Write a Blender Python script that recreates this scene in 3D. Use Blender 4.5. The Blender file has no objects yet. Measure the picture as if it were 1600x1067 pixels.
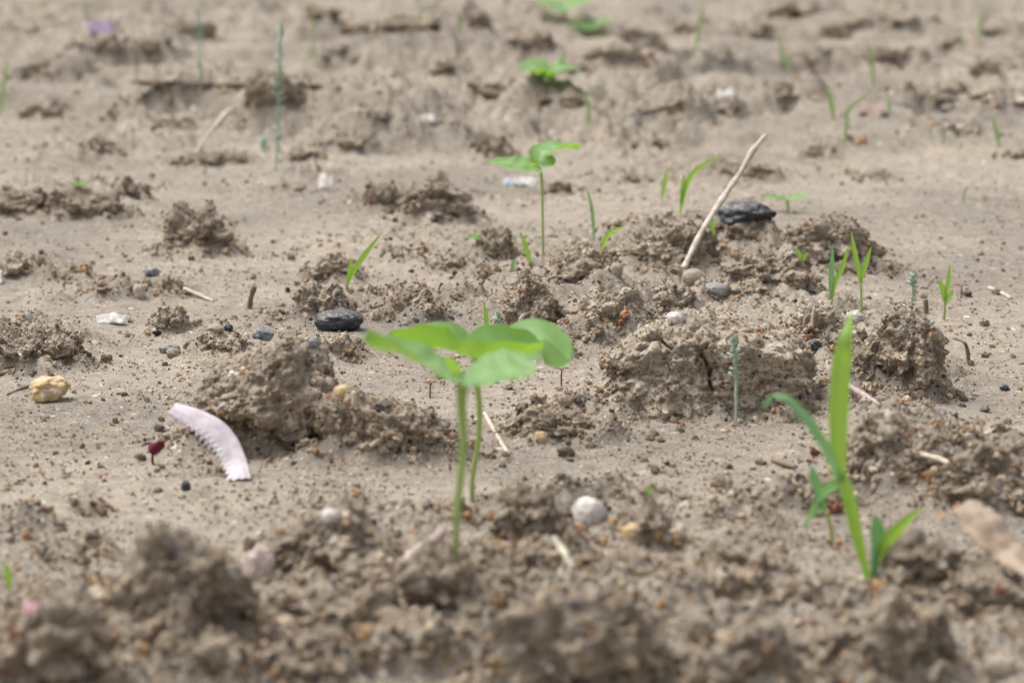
import bpy, math, random
import numpy as np
from mathutils import Vector, Matrix

# ------------------------------------------------------------------ camera, sky, sun, exposure
sc = bpy.context.scene
CAM_H = 0.22                       # camera height above the soil, metres
F = 3946.0                         # focal length in photo pixels (55 mm on a 22.3 mm sensor)
PITCH = math.atan2(675.0, F)
cam_d = bpy.data.cameras.new('camera')
cam = bpy.data.objects.new('camera', cam_d); sc.collection.objects.link(cam); sc.camera = cam
cam.location = (0, 0, CAM_H); cam.rotation_euler = (math.pi/2 - PITCH, 0, 0)
cam_d.sensor_width = 22.3; cam_d.lens = 55.0
cam_d.clip_start = 0.02; cam_d.clip_end = 2000
cam_d.dof.use_dof = True; cam_d.dof.focus_distance = 1.22; cam_d.dof.aperture_fstop = 8.6
cam_d.dof.aperture_blades = 7

w = bpy.data.worlds.new('World'); sc.world = w; w.use_nodes = True
nt = w.node_tree; bg = nt.nodes['Background']
sky = nt.nodes.new('ShaderNodeTexSky'); sky.sky_type = 'NISHITA'; sky.sun_disc = False
SUN_EL, SUN_AZ = math.radians(64), math.radians(-72)      # azimuth from +Y (away from the camera) towards +X
sky.sun_elevation = SUN_EL; sky.sun_rotation = SUN_AZ
sky.air_density = 1.0; sky.dust_density = 5.0; sky.ozone_density = 1.0
hs = nt.nodes.new('ShaderNodeHueSaturation'); hs.inputs['Saturation'].default_value = 0.30
nt.links.new(sky.outputs[0], hs.inputs['Color']); nt.links.new(hs.outputs[0], bg.inputs[0])
bg.inputs[1].default_value = 0.115
sd = bpy.data.lights.new('sun', 'SUN'); sun = bpy.data.objects.new('sun', sd); sc.collection.objects.link(sun)
sd.energy = 1.25; sd.angle = math.radians(30); sd.color = (1.0, 0.98, 0.95)
sdir = Vector((math.cos(SUN_EL)*math.sin(SUN_AZ), math.cos(SUN_EL)*math.cos(SUN_AZ), math.sin(SUN_EL)))
sun.rotation_euler = sdir.to_track_quat('Z', 'Y').to_euler()
sc.view_settings.view_transform = 'Standard'; sc.view_settings.look = 'None'
sc.view_settings.gamma = 1; sc.view_settings.use_curve_mapping = False
sc.view_settings.exposure = 1.16
sc.cycles.use_adaptive_sampling = False; sc.cycles.use_denoising = True; sc.cycles.denoising_input_passes = 'RGB_ALBEDO_NORMAL'; sc.cycles.denoising_prefilter = 'ACCURATE'

# ------------------------------------------------------------------ noise
rng = np.random.default_rng(7)
_perm = np.concatenate([rng.permutation(256)]*3).astype(np.int32)
_g3 = rng.normal(size=(256, 3)); _g3 /= np.linalg.norm(_g3, axis=1)[:, None]
_g2 = _g3[:, :2] / np.linalg.norm(_g3[:, :2], axis=1)[:, None]
_rnd = rng.random((256, 3))
def _fade(t): return t*t*t*(t*(t*6-15)+10)
def perlin2(x, y, s=0):
    xi = np.floor(x).astype(np.int64); yi = np.floor(y).astype(np.int64); xf = x-xi; yf = y-yi
    xi = (xi+s*17) & 255; yi = (yi+s*31) & 255; u = _fade(xf); v = _fade(yf)
    def g(dx, dy):
        h = _perm[_perm[(xi+dx) & 255]+((yi+dy) & 255)] & 255
        return _g2[h, 0]*(xf-dx)+_g2[h, 1]*(yf-dy)
    a = g(0, 0); a += u*(g(1, 0)-a); b = g(0, 1); b += u*(g(1, 1)-b)
    return (a+v*(b-a))*1.5
def perlin3(p, s=0):
    i = np.floor(p).astype(np.int64); f = p-i; i = (i+s*37) & 255; u = _fade(f)
    def g(dx, dy, dz):
        h = _perm[_perm[_perm[(i[:, 0]+dx) & 255]+((i[:, 1]+dy) & 255)]+((i[:, 2]+dz) & 255)] & 255
        return _g3[h, 0]*(f[:, 0]-dx)+_g3[h, 1]*(f[:, 1]-dy)+_g3[h, 2]*(f[:, 2]-dz)
    def L(a, b, t): return a+t*(b-a)
    return L(L(L(g(0,0,0), g(1,0,0), u[:,0]), L(g(0,1,0), g(1,1,0), u[:,0]), u[:,1]),
             L(L(g(0,0,1), g(1,0,1), u[:,0]), L(g(0,1,1), g(1,1,1), u[:,0]), u[:,1]), u[:,2])*1.4
def worley2(x, y, s=0):
    xi = np.floor(x).astype(np.int64); yi = np.floor(y).astype(np.int64); best = np.full(x.shape, 9.0)
    for dx in (-1, 0, 1):
        for dy in (-1, 0, 1):
            h = _perm[_perm[(xi+dx+s*17) & 255]+((yi+dy+s*31) & 255)] & 255
            d = (xi+dx+_rnd[h, 0]-x)**2+(yi+dy+_rnd[h, 1]-y)**2
            np.minimum(best, d, out=best)
    return np.sqrt(best)
def worley3(p, s=0):
    i = np.floor(p).astype(np.int64); best = np.full(len(p), 9.0)
    for dx in (-1, 0, 1):
        for dy in (-1, 0, 1):
            for dz in (-1, 0, 1):
                h = _perm[_perm[_perm[(i[:,0]+dx+s*17) & 255]+((i[:,1]+dy) & 255)]+((i[:,2]+dz) & 255)] & 255
                d = (i[:,0]+dx+_rnd[h,0]-p[:,0])**2+(i[:,1]+dy+_rnd[h,1]-p[:,1])**2+(i[:,2]+dz+_rnd[h,2]-p[:,2])**2
                np.minimum(best, d, out=best)
    return np.sqrt(best)
def smooth(a, b, t):
    t = np.clip((t-a)/(b-a), 0, 1); return t*t*(3-2*t)

# ------------------------------------------------------------------ where things stand (photo coordinates -> soil)
cP, sP = math.cos(PITCH), math.sin(PITCH)
def ray(px, py):
    a = (px-800)/F; b = -(py-533.5)/F
    return np.array([a, cP+b*sP, -sP+b*cP])
def flat_at(px, py):
    d = ray(px, py); t = CAM_H/-d[2]; return d[0]*t, d[1]*t
def proj(P):
    P = np.asarray(P); y = P[:, 1]; z = P[:, 2]-CAM_H
    dep = y*cP-z*sP; up = y*sP+z*cP
    return 800+F*P[:, 0]/dep, 533.5-F*up/dep

# loosened patches of the seed row: photo centre, radii, roughness, mound height (m)
PATCH = [(250,1010,300,90,1,.006),(760,950,330,80,1,.006),(1120,1000,330,80,1,.006),(1480,960,220,90,1,.006),(560,850,200,45,.9,.005),
 (900,820,170,45,1,.005),(1130,860,150,40,.8,.004),(1290,850,120,30,.5,-.004),(1480,745,190,50,1,.009),(1390,690,110,40,1,.008),(620,690,130,28,.9,.005),
 (880,662,105,24,1,.006),(850,470,120,45,1,.009),(960,490,110,40,1,.008),(1120,600,210,60,.6,.002),(1050,395,220,38,1,.009),
 (1220,415,150,35,1,.006),(1240,500,170,35,.9,.004),(1380,590,120,50,.8,.002),(420,570,150,60,.7,.003),(50,540,110,32,1,.009),
 (600,485,140,30,.9,.004),(660,385,170,35,.75,.003),(340,520,90,20,.6,.002),(180,455,150,15,.6,.002),(90,310,150,22,.9,.008),
 (300,365,80,25,.9,.003),(650,325,130,25,.9,.003),(820,400,110,25,.7,.002),(60,420,60,14,.6,.004),(1450,480,90,25,.4,.002),(1560,740,90,50,.9,.005)]
_PT = []
for (cx, cy, rx, ry, ro, am) in PATCH:
    X, Y = flat_at(cx, cy); y1 = flat_at(cx, cy-ry)[1]; y0 = flat_at(cx, cy+ry)[1]
    _PT.append((X, Y, rx*math.hypot(X, Y)/F, max((y1-y0)/2, .012), ro, am))
# crack in the crust below the big clod: polyline in photo coordinates
CRACKS = [[(938,618),(952,632),(975,640),(1010,640),(1045,642)], [(1065,628),(1085,645),(1110,652),(1145,660),(1185,664),(1245,668),(1285,671)],
          [(1075,825),(1110,838),(1150,842)], [(690,905),(720,912)]]
_CR = [[flat_at(*p) for p in c] for c in CRACKS]
def seg_dist(x, y, pts, ax=1.0):
    best = np.full(x.shape, 9.0)
    for (x0, y0), (x1, y1) in zip(pts[:-1], pts[1:]):
        dx, dy = x1-x0, y1-y0; t = np.clip(((x-x0)*dx+(y-y0)*dy)/(dx*dx+dy*dy), 0, 1)
        best = np.minimum(best, np.hypot(x-x0-t*dx, (y-y0-t*dy)*ax))
    return best
COLLARS = []
def collar(x, y, lo, hi):
    out = np.zeros(x.shape)
    for (X, Y, a, b, am) in COLLARS:
        k = np.nonzero((np.abs(x-X) < a*hi) & (np.abs(y-Y) < b*hi))
        if len(k[0]):
            e = np.sqrt(((x[k]-X)/a)**2+((y[k]-Y)/b)**2)*(1+.18*perlin2(x[k]*55, y[k]*40, 33)); out[k] = np.maximum(out[k], (1-smooth(lo, hi, e))*(am if lo < .8 else 1))
    return out
def rough_at(x, y):
    r = np.full(x.shape, .10)
    r = np.maximum(r, .85*collar(x, y, .95, 1.75))
    jx = x+.02*perlin2(x*14, y*14, 3); jy = y+.04*perlin2(x*9, y*9, 4)
    for (X, Y, sx, sy, ro, am) in _PT:
        r = np.maximum(r, ro*np.exp(-1.1*(((jx-X)/sx)**2+((jy-Y)/sy)**2)**1.5))
    far = smooth(1.7, 2.3, y)
    r = np.maximum(r, far*(.25+.75*smooth(-.05, .35, perlin2(x*4.5, y*3.0, 9)+.4*perlin2(x*11, y*8, 10))))
    return np.clip(r, 0, 1)
def mounds(x, y):
    h = .003*perlin2(x*5, y*4, 1)+.0012*perlin2(x*17, y*15, 2)
    for (X, Y, sx, sy, ro, am) in _PT:
        h = h+am*np.exp(-(((x-X)/sx)**2+((y-Y)/sy)**2))
    h = h+collar(x, y, .6, 1.55)
    far = smooth(1.9, 2.6, y)*(1-.6*smooth(8, 20, y))
    q = perlin2(x*1.7, y*2.5, 21)+.45*perlin2(x*5, y*5, 22)+.14*perlin2(x*18, y*16, 23)
    return h+far*(.020*smooth(-.03, .05, q)+.016*smooth(.24, .31, q)+.010*perlin2(x*6, y*4, 24))
def height(x, y, fine=True):
    x = np.atleast_1d(np.asarray(x, float)); y = np.atleast_1d(np.asarray(y, float))
    h = mounds(x, y); r = rough_at(x, y)
    wx = x+.004*perlin2(x*60, y*60, 5); wy = y+.004*perlin2(x*60, y*60, 6)
    big = np.clip(.75-worley2(wx*42, wy*42, 3), -.2, 1)
    fy = smooth(1.8, 2.6, y); h = h+r*r*(.011*big*smooth(-.3, .3, perlin2(x*30, y*26, 7)))
    h = h+fy*r*(.024*np.clip(.60-worley2(wx*10+.3*perlin2(x*30, y*30, 8), wy*11, 11), 0, 1)+.018*np.clip(.55-worley2(wx*20, wy*20, 13), 0, 1)*smooth(-.2, .3, perlin2(x*7, y*5, 18))+.007*perlin2(x*20, y*18, 17))
    if fine:
        h = h+r*(.0085*np.clip(.68-worley2(wx*88, wy*80, 4), 0, 1)+.0050*perlin2(x*62, y*58, 11)+.0026*np.clip(.7-worley2(x*240, y*240, 6), 0, 1))
        h = h+(.25+.75*r)*(.0011*np.clip(.6-worley2(x*420, y*420, 8), 0, 1)+.0007*perlin2(x*300, y*300, 12)+.0008*perlin2(x*130, y*110, 14))
        for c in _CR:
            d = seg_dist(x+.0015*perlin2(x*130, y*130, 15), y+.003*perlin2(x*130, y*130, 16), c, .45)
            h = h-.007*np.exp(-(d/.0010)**2)
    return h
def at(px, py):
    d = ray(px, py); t0 = CAM_H/-d[2]
    t = np.linspace(t0*.75, t0*1.12, 700); P = np.array([0, 0, CAM_H])+t[:, None]*d
    below = np.nonzero(P[:, 2] < height(P[:, 0], P[:, 1], False))[0]
    k = below[0] if len(below) else len(t)-1
    return Vector(P[k])
def pix(px, py, Y):                       # the point of that line of sight at ground distance Y
    d = ray(px, py); t = Y/d[1]; return Vector((d[0]*t, Y, CAM_H+d[2]*t))

# ------------------------------------------------------------------ materials
def newmat(name):
    m = bpy.data.materials.new(name); m.use_nodes = True; n = m.node_tree
    return m, n, n.nodes['Principled BSDF']
def N(n, t, **kw):
    o = n.nodes.new(t)
    for k, v in kw.items(): setattr(o, k, v)
    return o
def ramp(n, stops, interp='LINEAR'):
    r = N(n, 'ShaderNodeValToRGB'); e = r.color_ramp; e.interpolation = interp
    while len(e.elements) < len(stops): e.elements.new(.5)
    for el, (p, c) in zip(e.elements, stops): el.position = p; el.color = (*c, 1)
    return r
def mix(n, fac, a, b, blend='MIX'):
    m = N(n, 'ShaderNodeMix', data_type='RGBA', blend_type=blend)
    for s, v in ((m.inputs[0], fac), (m.inputs[6], a), (m.inputs[7], b)):
        if isinstance(v, (int, float)): s.default_value = v
        elif isinstance(v, tuple): s.default_value = (*v, 1)
        else: n.links.new(v, s)
    return m.outputs[2]
def noise(n, co, scale, detail=3, rough=.55):
    t = N(n, 'ShaderNodeTexNoise'); t.inputs['Scale'].default_value = scale; t.inputs['Detail'].default_value = detail
    t.inputs['Roughness'].default_value = rough; n.links.new(co, t.inputs['Vector']); return t
def soil(name, ca, cb, grain_lo, grain_hi, bump=.55):
    m, n, b = newmat(name); co = N(n, 'ShaderNodeTexCoord').outputs['Object']
    big = noise(n, co, 14, 4); mid = noise(n, co, 90, 4)
    base = mix(n, ramp(n, [(.35, (0,0,0)), (.65, (1,1,1))]).outputs[0], ca, cb)
    n.links.new(big.outputs['Fac'], base.node.inputs[0].links[0].from_node.inputs[0])
    dp = noise(n, co, 4.2, 4, .55); rd = ramp(n, [(.40, (.74,.745,.755)), (.56, (1.05,1.04,1.03))]); n.links.new(dp.outputs['Fac'], rd.inputs[0]); base = mix(n, 1.0, base, rd.outputs[0], 'MULTIPLY')
    r2 = ramp(n, [(.30, (.70,.66,.62)), (.52, (1,1,1)), (.72, (1.16,1.13,1.08))]); n.links.new(mid.outputs['Fac'], r2.inputs[0])
    base = mix(n, 1.0, base, r2.outputs[0], 'MULTIPLY')
    bumps = []
    tint = [(0, (.07,.055,.045)), (.05, (.18,.135,.10)), (.13, (.29,.24,.19)), (.40, (.40,.345,.28)), (.62, (.38,.26,.15)), (.72, (.48,.41,.32)), (.86, (.32,.17,.10)), (.89, (.64,.59,.52)), (.97, (.22,.21,.21))]
    tint = [(p, tuple(c*.78 for c in cc)) for p, cc in tint]
    for sc_, wt in ((900, grain_lo), (430, grain_hi), (210, grain_hi*.5)):
        v = N(n, 'ShaderNodeTexVoronoi'); v.inputs['Scale'].default_value = sc_; n.links.new(co, v.inputs['Vector'])
        sep = N(n, 'ShaderNodeSeparateColor'); n.links.new(v.outputs['Color'], sep.inputs[0])
        tr = ramp(n, tint, 'CONSTANT'); n.links.new(sep.outputs[0], tr.inputs[0])
        shape = ramp(n, [(.25, (1,1,1)), (.48, (0,0,0))]); n.links.new(v.outputs['Distance'], shape.inputs[0])
        pick = ramp(n, [(1-wt, (0,0,0)), (1-wt+.02, (1,1,1))]); n.links.new(sep.outputs[1], pick.inputs[0])
        mk = N(n, 'ShaderNodeMath', operation='MULTIPLY'); n.links.new(shape.outputs[0], mk.inputs[0]); n.links.new(pick.outputs[0], mk.inputs[1])
        base = mix(n, mk.outputs[0], base, tr.outputs[0]); bumps.append(mk.outputs[0])
    n.links.new(base, b.inputs['Base Color'])
    b.inputs['Roughness'].default_value = .92; b.inputs['Specular IOR Level'].default_value = .22
    fine = noise(n, co, 900, 4, .7)
    ad = N(n, 'ShaderNodeMath', operation='MULTIPLY_ADD'); n.links.new(bumps[0], ad.inputs[0]); ad.inputs[1].default_value = .5; n.links.new(fine.outputs['Fac'], ad.inputs[2])
    ad2 = N(n, 'ShaderNodeMath', operation='ADD'); n.links.new(ad.outputs[0], ad2.inputs[0]); n.links.new(bumps[1], ad2.inputs[1])
    bp = N(n, 'ShaderNodeBump'); bp.inputs['Strength'].default_value = bump; bp.inputs['Distance'].default_value = .0011
    n.links.new(ad2.outputs[0], bp.inputs['Height']); n.links.new(bp.outputs[0], b.inputs['Normal'])
    return m
M_GROUND = soil('sandy_crust', (.288,.248,.199), (.255,.226,.186), .62, .30, .7)
M_CLOD = soil('clod_soil', (.315,.260,.198), (.375,.317,.250), .66, .34, .8)
M_CLOD_DARK = soil('damp_clod_soil', (.265,.216,.161), (.330,.275,.212), .62, .34, .8)
M_CLOD_PALE = soil('pale_clod_soil', (.395,.335,.262), (.450,.388,.312), .66, .34, .8)
# loose grains: colour travels with each grain
M_GRAIN, n, b = newmat('soil_grain')
at_n = N(n, 'ShaderNodeAttribute', attribute_type='INSTANCER', attribute_name='tint'); co = N(n, 'ShaderNodeTexCoord').outputs['Object']
nz = noise(n, co, 2.5, 4); rr = ramp(n, [(.3, (.65,.62,.6)), (.7, (1.15,1.12,1.08))]); n.links.new(nz.outputs['Fac'], rr.inputs[0])
n.links.new(mix(n, 1.0, at_n.outputs['Color'], rr.outputs[0], 'MULTIPLY'), b.inputs['Base Color']); b.inputs['Roughness'].default_value = .85
b.inputs['Specular IOR Level'].default_value = .25
def plain(name, c1, c2, scale=200, rough=.8, spec=.3, bump=.3, bd=.0006, detail=5, dust=.5):
    m, n, b = newmat(name); co = N(n, 'ShaderNodeTexCoord').outputs['Object']; t = noise(n, co, scale, detail, .65)
    r = ramp(n, [(.36, c1), (.62, c2)]); n.links.new(t.outputs['Fac'], r.inputs[0]); n.links.new(r.outputs[0], b.inputs['Base Color'])
    b.inputs['Roughness'].default_value = rough; b.inputs['Specular IOR Level'].default_value = spec
    if dust:
        ge = N(n, 'ShaderNodeNewGeometry'); sx = N(n, 'ShaderNodeSeparateXYZ'); n.links.new(ge.outputs['Normal'], sx.inputs[0]); dn = noise(n, co, scale*1.7, 6, .7)
        ma = N(n, 'ShaderNodeMath', operation='MULTIPLY_ADD'); n.links.new(sx.outputs[2], ma.inputs[0]); ma.inputs[1].default_value = .12; n.links.new(dn.outputs['Fac'], ma.inputs[2])
        rd = ramp(n, [(.66-dust*.3, (0,0,0)), (.80-dust*.3, (.85,.85,.85))]); n.links.new(ma.outputs[0], rd.inputs[0]); n.links.new(mix(n, rd.outputs[0], r.outputs[0], (.24,.205,.17)), b.inputs['Base Color'])
    t2 = noise(n, co, scale*3, 4, .6); bp = N(n, 'ShaderNodeBump'); bp.inputs['Strength'].default_value = bump; bp.inputs['Distance'].default_value = bd
    n.links.new(t2.outputs['Fac'], bp.inputs['Height']); n.links.new(bp.outputs[0], b.inputs['Normal']); return m
def fibre(name, c1, c2, rough=.7):
    m, n, b = newmat(name); co = N(n, 'ShaderNodeTexCoord').outputs['Object']
    t = noise(n, co, 160, 4, .6); r = ramp(n, [(.3, c1), (.7, c2)]); n.links.new(t.outputs['Fac'], r.inputs[0]); n.links.new(r.outputs[0], b.inputs['Base Color'])
    t2 = noise(n, co, 900, 3); bp = N(n, 'ShaderNodeBump'); bp.inputs['Strength'].default_value = .4; bp.inputs['Distance'].default_value = .0003
    n.links.new(t2.outputs['Fac'], bp.inputs['Height']); n.links.new(bp.outputs[0], b.inputs['Normal']); b.inputs['Roughness'].default_value = rough
    b.inputs['Specular IOR Level'].default_value = .25; return m
def leafmat(name, c1, c2, trans, tfac=.42, rough=.42, spec=.5, scale=120, sheen=0.0, veins=False):
    m, n, b = newmat(name); co = N(n, 'ShaderNodeTexCoord').outputs['Object']
    t = noise(n, co, scale, 4, .55); r = ramp(n, [(.32, c1), (.68, c2)]); n.links.new(t.outputs['Fac'], r.inputs[0]); col = r.outputs[0]
    if veins:
        at_v = N(n, 'ShaderNodeAttribute', attribute_name='vein'); col = mix(n, at_v.outputs['Fac'], col, tuple(min(1, c*1.35+.02) for c in c2))
    n.links.new(col, b.inputs['Base Color']); b.inputs['Roughness'].default_value = rough; b.inputs['Specular IOR Level'].default_value = spec
    b.inputs['Sheen Weight'].default_value = sheen; b.inputs['Sheen Roughness'].default_value = .5
    t2 = noise(n, co, 700, 3); bp = N(n, 'ShaderNodeBump'); bp.inputs['Strength'].default_value = .25; bp.inputs['Distance'].default_value = .0003
    n.links.new(t2.outputs['Fac'], bp.inputs['Height']); n.links.new(bp.outputs[0], b.inputs['Normal'])
    tr = N(n, 'ShaderNodeBsdfTranslucent'); tr.inputs[0].default_value = (*trans, 1)
    ms = N(n, 'ShaderNodeMixShader'); ms.inputs[0].default_value = tfac
    n.links.new(b.outputs[0], ms.inputs[1]); n.links.new(tr.outputs[0], ms.inputs[2]); n.links.new(ms.outputs[0], n.nodes['Material Output'].inputs[0]); return m
M_COTY = leafmat('cotyledon', (.175,.335,.105), (.22,.38,.14), (.235,.41,.02), .46, .48, .4, 90, .15, True)
M_STEM = leafmat('seedling_stem', (.37,.46,.15), (.44,.50,.22), (.48,.60,.14), .40, .5, .4)
_n = M_STEM.node_tree; _b = _n.nodes['Principled BSDF']; _src = _b.inputs['Base Color'].links[0].from_socket; _tc = N(_n, 'ShaderNodeTexCoord'); _sp = N(_n, 'ShaderNodeSeparateXYZ'); _n.links.new(_tc.outputs['Object'], _sp.inputs[0])
_mr = N(_n, 'ShaderNodeMapRange'); _mr.inputs['From Max'].default_value = .022; _n.links.new(_sp.outputs[2], _mr.inputs['Value']); _n.links.new(mix(_n, _mr.outputs[0], (.36,.32,.20), _src), _b.inputs['Base Color'])
M_STEMB = leafmat('pale_stem', (.36,.36,.17), (.42,.42,.24), (.45,.45,.2), .2, .5, .4)
M_GRASS = leafmat('grass_blade', (.17,.31,.055), (.22,.37,.09), (.34,.53,.05), .45, .42, .4, 150, 0.0, True)
M_GRASSB = leafmat('bluish_grass_blade', (.12,.28,.12), (.16,.33,.155), (.20,.40,.10), .38, .4, .5, 150, 0.0, True)
M_GRASSF = leafmat('far_grass_blade', (.20,.30,.12), (.26,.36,.17), (.28,.42,.10), .35, .6, .3, 150)
M_WOOL = leafmat('woolly_leaf', (.36,.46,.35), (.50,.58,.47), (.40,.52,.34), .35, .9, .1, 500, .6)
M_REDSTEM = leafmat('red_stem', (.16,.05,.04), (.25,.09,.06), (.3,.08,.05), .2, .6, .3)
M_STRAW = fibre('dry_straw', (.33,.27,.19), (.52,.45,.36)); M_STRAWD = fibre('dark_twig', (.10,.075,.05), (.22,.16,.11))
M_PINKTWIG = fibre('pink_twig', (.27,.19,.17), (.43,.35,.32)); M_BLEACH = fibre('bleached_stick', (.30,.25,.20), (.56,.49,.42))
M_PETAL = leafmat('dry_petal', (.54,.45,.49), (.70,.66,.66), (.6,.5,.54), .22, .5, .35, 220)
M_REDLEAF = leafmat('dark_red_leaf', (.11,.01,.03), (.19,.02,.06), (.3,.03,.08), .3, .45, .4)
M_TANLEAF = leafmat('dry_tan_leaf', (.22,.155,.105), (.46,.37,.28), (.35,.28,.2), .15, .7, .25, 110)

# ------------------------------------------------------------------ mesh helpers
col = sc.collection
def link(name, mesh, mat=None, parent=None, loc=None, smooth_=True):
    o = bpy.data.objects.new(name, mesh); col.objects.link(o)
    if mat and not mesh.materials: mesh.materials.append(mat)
    if smooth_: mesh.polygons.foreach_set('use_smooth', np.ones(len(mesh.polygons), bool))
    if loc is not None: o.location = loc
    if parent: o.parent = parent
    return o
def tag(o, label=None, cat=None, group=None, kind=None):
    if label: o['label'] = label
    if cat: o['category'] = cat
    if group: o['group'] = group
    if kind: o['kind'] = kind
    return o
def root(name, loc, label, cat, group=None):
    o = bpy.data.objects.new(name, None); o.empty_display_size = .01; col.objects.link(o); o.location = loc
    return tag(o, label, cat, group)
def fast_mesh(name, V, Fc):
    V = np.ascontiguousarray(V, np.float32); Fc = np.ascontiguousarray(Fc, np.int32); k = Fc.shape[1]
    me = bpy.data.meshes.new(name); me.vertices.add(len(V)); me.vertices.foreach_set('co', V.ravel())
    me.loops.add(Fc.size); me.loops.foreach_set('vertex_index', Fc.ravel()); me.polygons.add(len(Fc))
    me.polygons.foreach_set('loop_start', np.arange(0, Fc.size, k, dtype=np.int32)); me.update(calc_edges=True); return me
_ico = {}
def ico(level):
    if level in _ico: return _ico[level]
    if level == 0:
        g = (1+5**.5)/2
        V = np.array([(-1,g,0),(1,g,0),(-1,-g,0),(1,-g,0),(0,-1,g),(0,1,g),(0,-1,-g),(0,1,-g),(g,0,-1),(g,0,1),(-g,0,-1),(-g,0,1)], float)
        Fc = np.array([(0,11,5),(0,5,1),(0,1,7),(0,7,10),(0,10,11),(1,5,9),(5,11,4),(11,10,2),(10,7,6),(7,1,8),(3,9,4),(3,4,2),(3,2,6),(3,6,8),(3,8,9),(4,9,5),(2,4,11),(6,2,10),(8,6,7),(9,8,1)])
    else:
        V0, F0 = ico(level-1); E = np.sort(np.concatenate([F0[:, [0,1]], F0[:, [1,2]], F0[:, [2,0]]]), axis=1)
        U, inv = np.unique(E, axis=0, return_inverse=True); inv = inv.reshape(-1); m = len(F0); nv = len(V0)
        V = np.concatenate([V0, (V0[U[:,0]]+V0[U[:,1]])/2]); a, b_, c = nv+inv[:m], nv+inv[m:2*m], nv+inv[2*m:]
        Fc = np.concatenate([np.stack([F0[:,0], a, c], 1), np.stack([F0[:,1], b_, a], 1), np.stack([F0[:,2], c, b_], 1), np.stack([a, b_, c], 1)])
    V = V/np.linalg.norm(V, axis=1)[:, None]; _ico[level] = (V, Fc); return V, Fc

# grains: one node group that sets a small jagged grain on every point of a point mesh
def grain_group():
    g = bpy.data.node_groups.new('grain_scatter', 'GeometryNodeTree')
    g.interface.new_socket('Geometry', in_out='INPUT', socket_type='NodeSocketGeometry'); g.interface.new_socket('Geometry', in_out='OUTPUT', socket_type='NodeSocketGeometry')
    gi = g.nodes.new('NodeGroupInput'); go = g.nodes.new('NodeGroupOutput'); jn = g.nodes.new('GeometryNodeJoinGeometry')
    for k in range(5):
        ic = g.nodes.new('GeometryNodeMeshIcoSphere'); ic.inputs['Radius'].default_value = .5; ic.inputs['Subdivisions'].default_value = 3
        sp = g.nodes.new('GeometryNodeSetPosition'); nz = g.nodes.new('ShaderNodeTexNoise'); nz.noise_dimensions = '4D'
        nz.inputs['Scale'].default_value = 2.6; nz.inputs['W'].default_value = k*3.7+1; nz.inputs['Detail'].default_value = 4
        su = g.nodes.new('ShaderNodeVectorMath'); su.operation = 'SUBTRACT'; su.inputs[1].default_value = (.5, .5, .5)
        sl = g.nodes.new('ShaderNodeVectorMath'); sl.operation = 'SCALE'; sl.inputs['Scale'].default_value = 1.25
        pos = g.nodes.new('GeometryNodeInputPosition'); g.links.new(pos.outputs[0], nz.inputs['Vector'])
        g.links.new(nz.outputs['Color'], su.inputs[0]); g.links.new(su.outputs[0], sl.inputs[0])
        g.links.new(ic.outputs[0], sp.inputs[0]); g.links.new(sl.outputs[0], sp.inputs['Offset'])
        sm = g.nodes.new('GeometryNodeSetMaterial'); sm.inputs['Material'].default_value = M_GRAIN; g.links.new(sp.outputs[0], sm.inputs[0])
        ss = g.nodes.new('GeometryNodeSetShadeSmooth'); ss.inputs['Shade Smooth'].default_value = (k == 0); g.links.new(sm.outputs[0], ss.inputs[0])
        ti = g.nodes.new('GeometryNodeGeometryToInstance'); g.links.new(ss.outputs[0], ti.inputs[0]); g.links.new(ti.outputs[0], jn.inputs[0])
    ip = g.nodes.new('GeometryNodeInstanceOnPoints'); ip.inputs['Pick Instance'].default_value = True
    g.links.new(gi.outputs[0], ip.inputs['Points']); g.links.new(jn.outputs[0], ip.inputs['Instance'])
    def attr(nm, ty):
        a = g.nodes.new('GeometryNodeInputNamedAttribute'); a.data_type = ty; a.inputs['Name'].default_value = nm; return a.outputs[0]
    g.links.new(attr('gsize', 'FLOAT_VECTOR'), ip.inputs['Scale']); g.links.new(attr('grot', 'FLOAT_VECTOR'), ip.inputs['Rotation'])
    g.links.new(ip.outputs[0], go.inputs[0]); return g
GRAIN = grain_group()
PAL = np.array([(.33,.28,.22),(.38,.33,.265),(.28,.235,.185),(.20,.16,.12),(.12,.092,.072),(.045,.04,.037),(.43,.37,.29),(.40,.27,.15),(.33,.19,.105),(.22,.11,.07),(.56,.50,.42),(.72,.69,.63),(.21,.20,.20)])*np.array([.90,.85,.79])
PW = np.array([.20,.22,.13,.085,.045,.012,.16,.055,.030,.014,.055,.010,.009]); PW /= PW.sum()
def grains(name, P, size, parent=None, seed=0, pw=PW, flat=.8):
    r = np.random.default_rng(seed); m = len(P)
    me = bpy.data.meshes.new(name); me.vertices.add(m); me.vertices.foreach_set('co', np.ascontiguousarray(P, np.float32).ravel())
    s = size[:, None]*r.uniform(.65, 1.25, (m, 3)); s[:, 2] *= flat
    a = me.attributes.new('gsize', 'FLOAT_VECTOR', 'POINT'); a.data.foreach_set('vector', s.astype(np.float32).ravel())
    a = me.attributes.new('grot', 'FLOAT_VECTOR', 'POINT'); a.data.foreach_set('vector', r.uniform(-3.14, 3.14, (m, 3)).astype(np.float32).ravel())
    c = PAL[r.choice(len(PAL), m, p=pw)]*r.uniform(.8, 1.2, (m, 1)); c = np.concatenate([c, np.ones((m, 1))], 1)
    a = me.attributes.new('tint', 'FLOAT_COLOR', 'POINT'); a.data.foreach_set('color', c.astype(np.float32).ravel())
    o = link(name, me, M_GRAIN, parent, smooth_=False); md = o.modifiers.new('scatter', 'NODES'); md.node_group = GRAIN; o['kind'] = 'stuff'; return o

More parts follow.
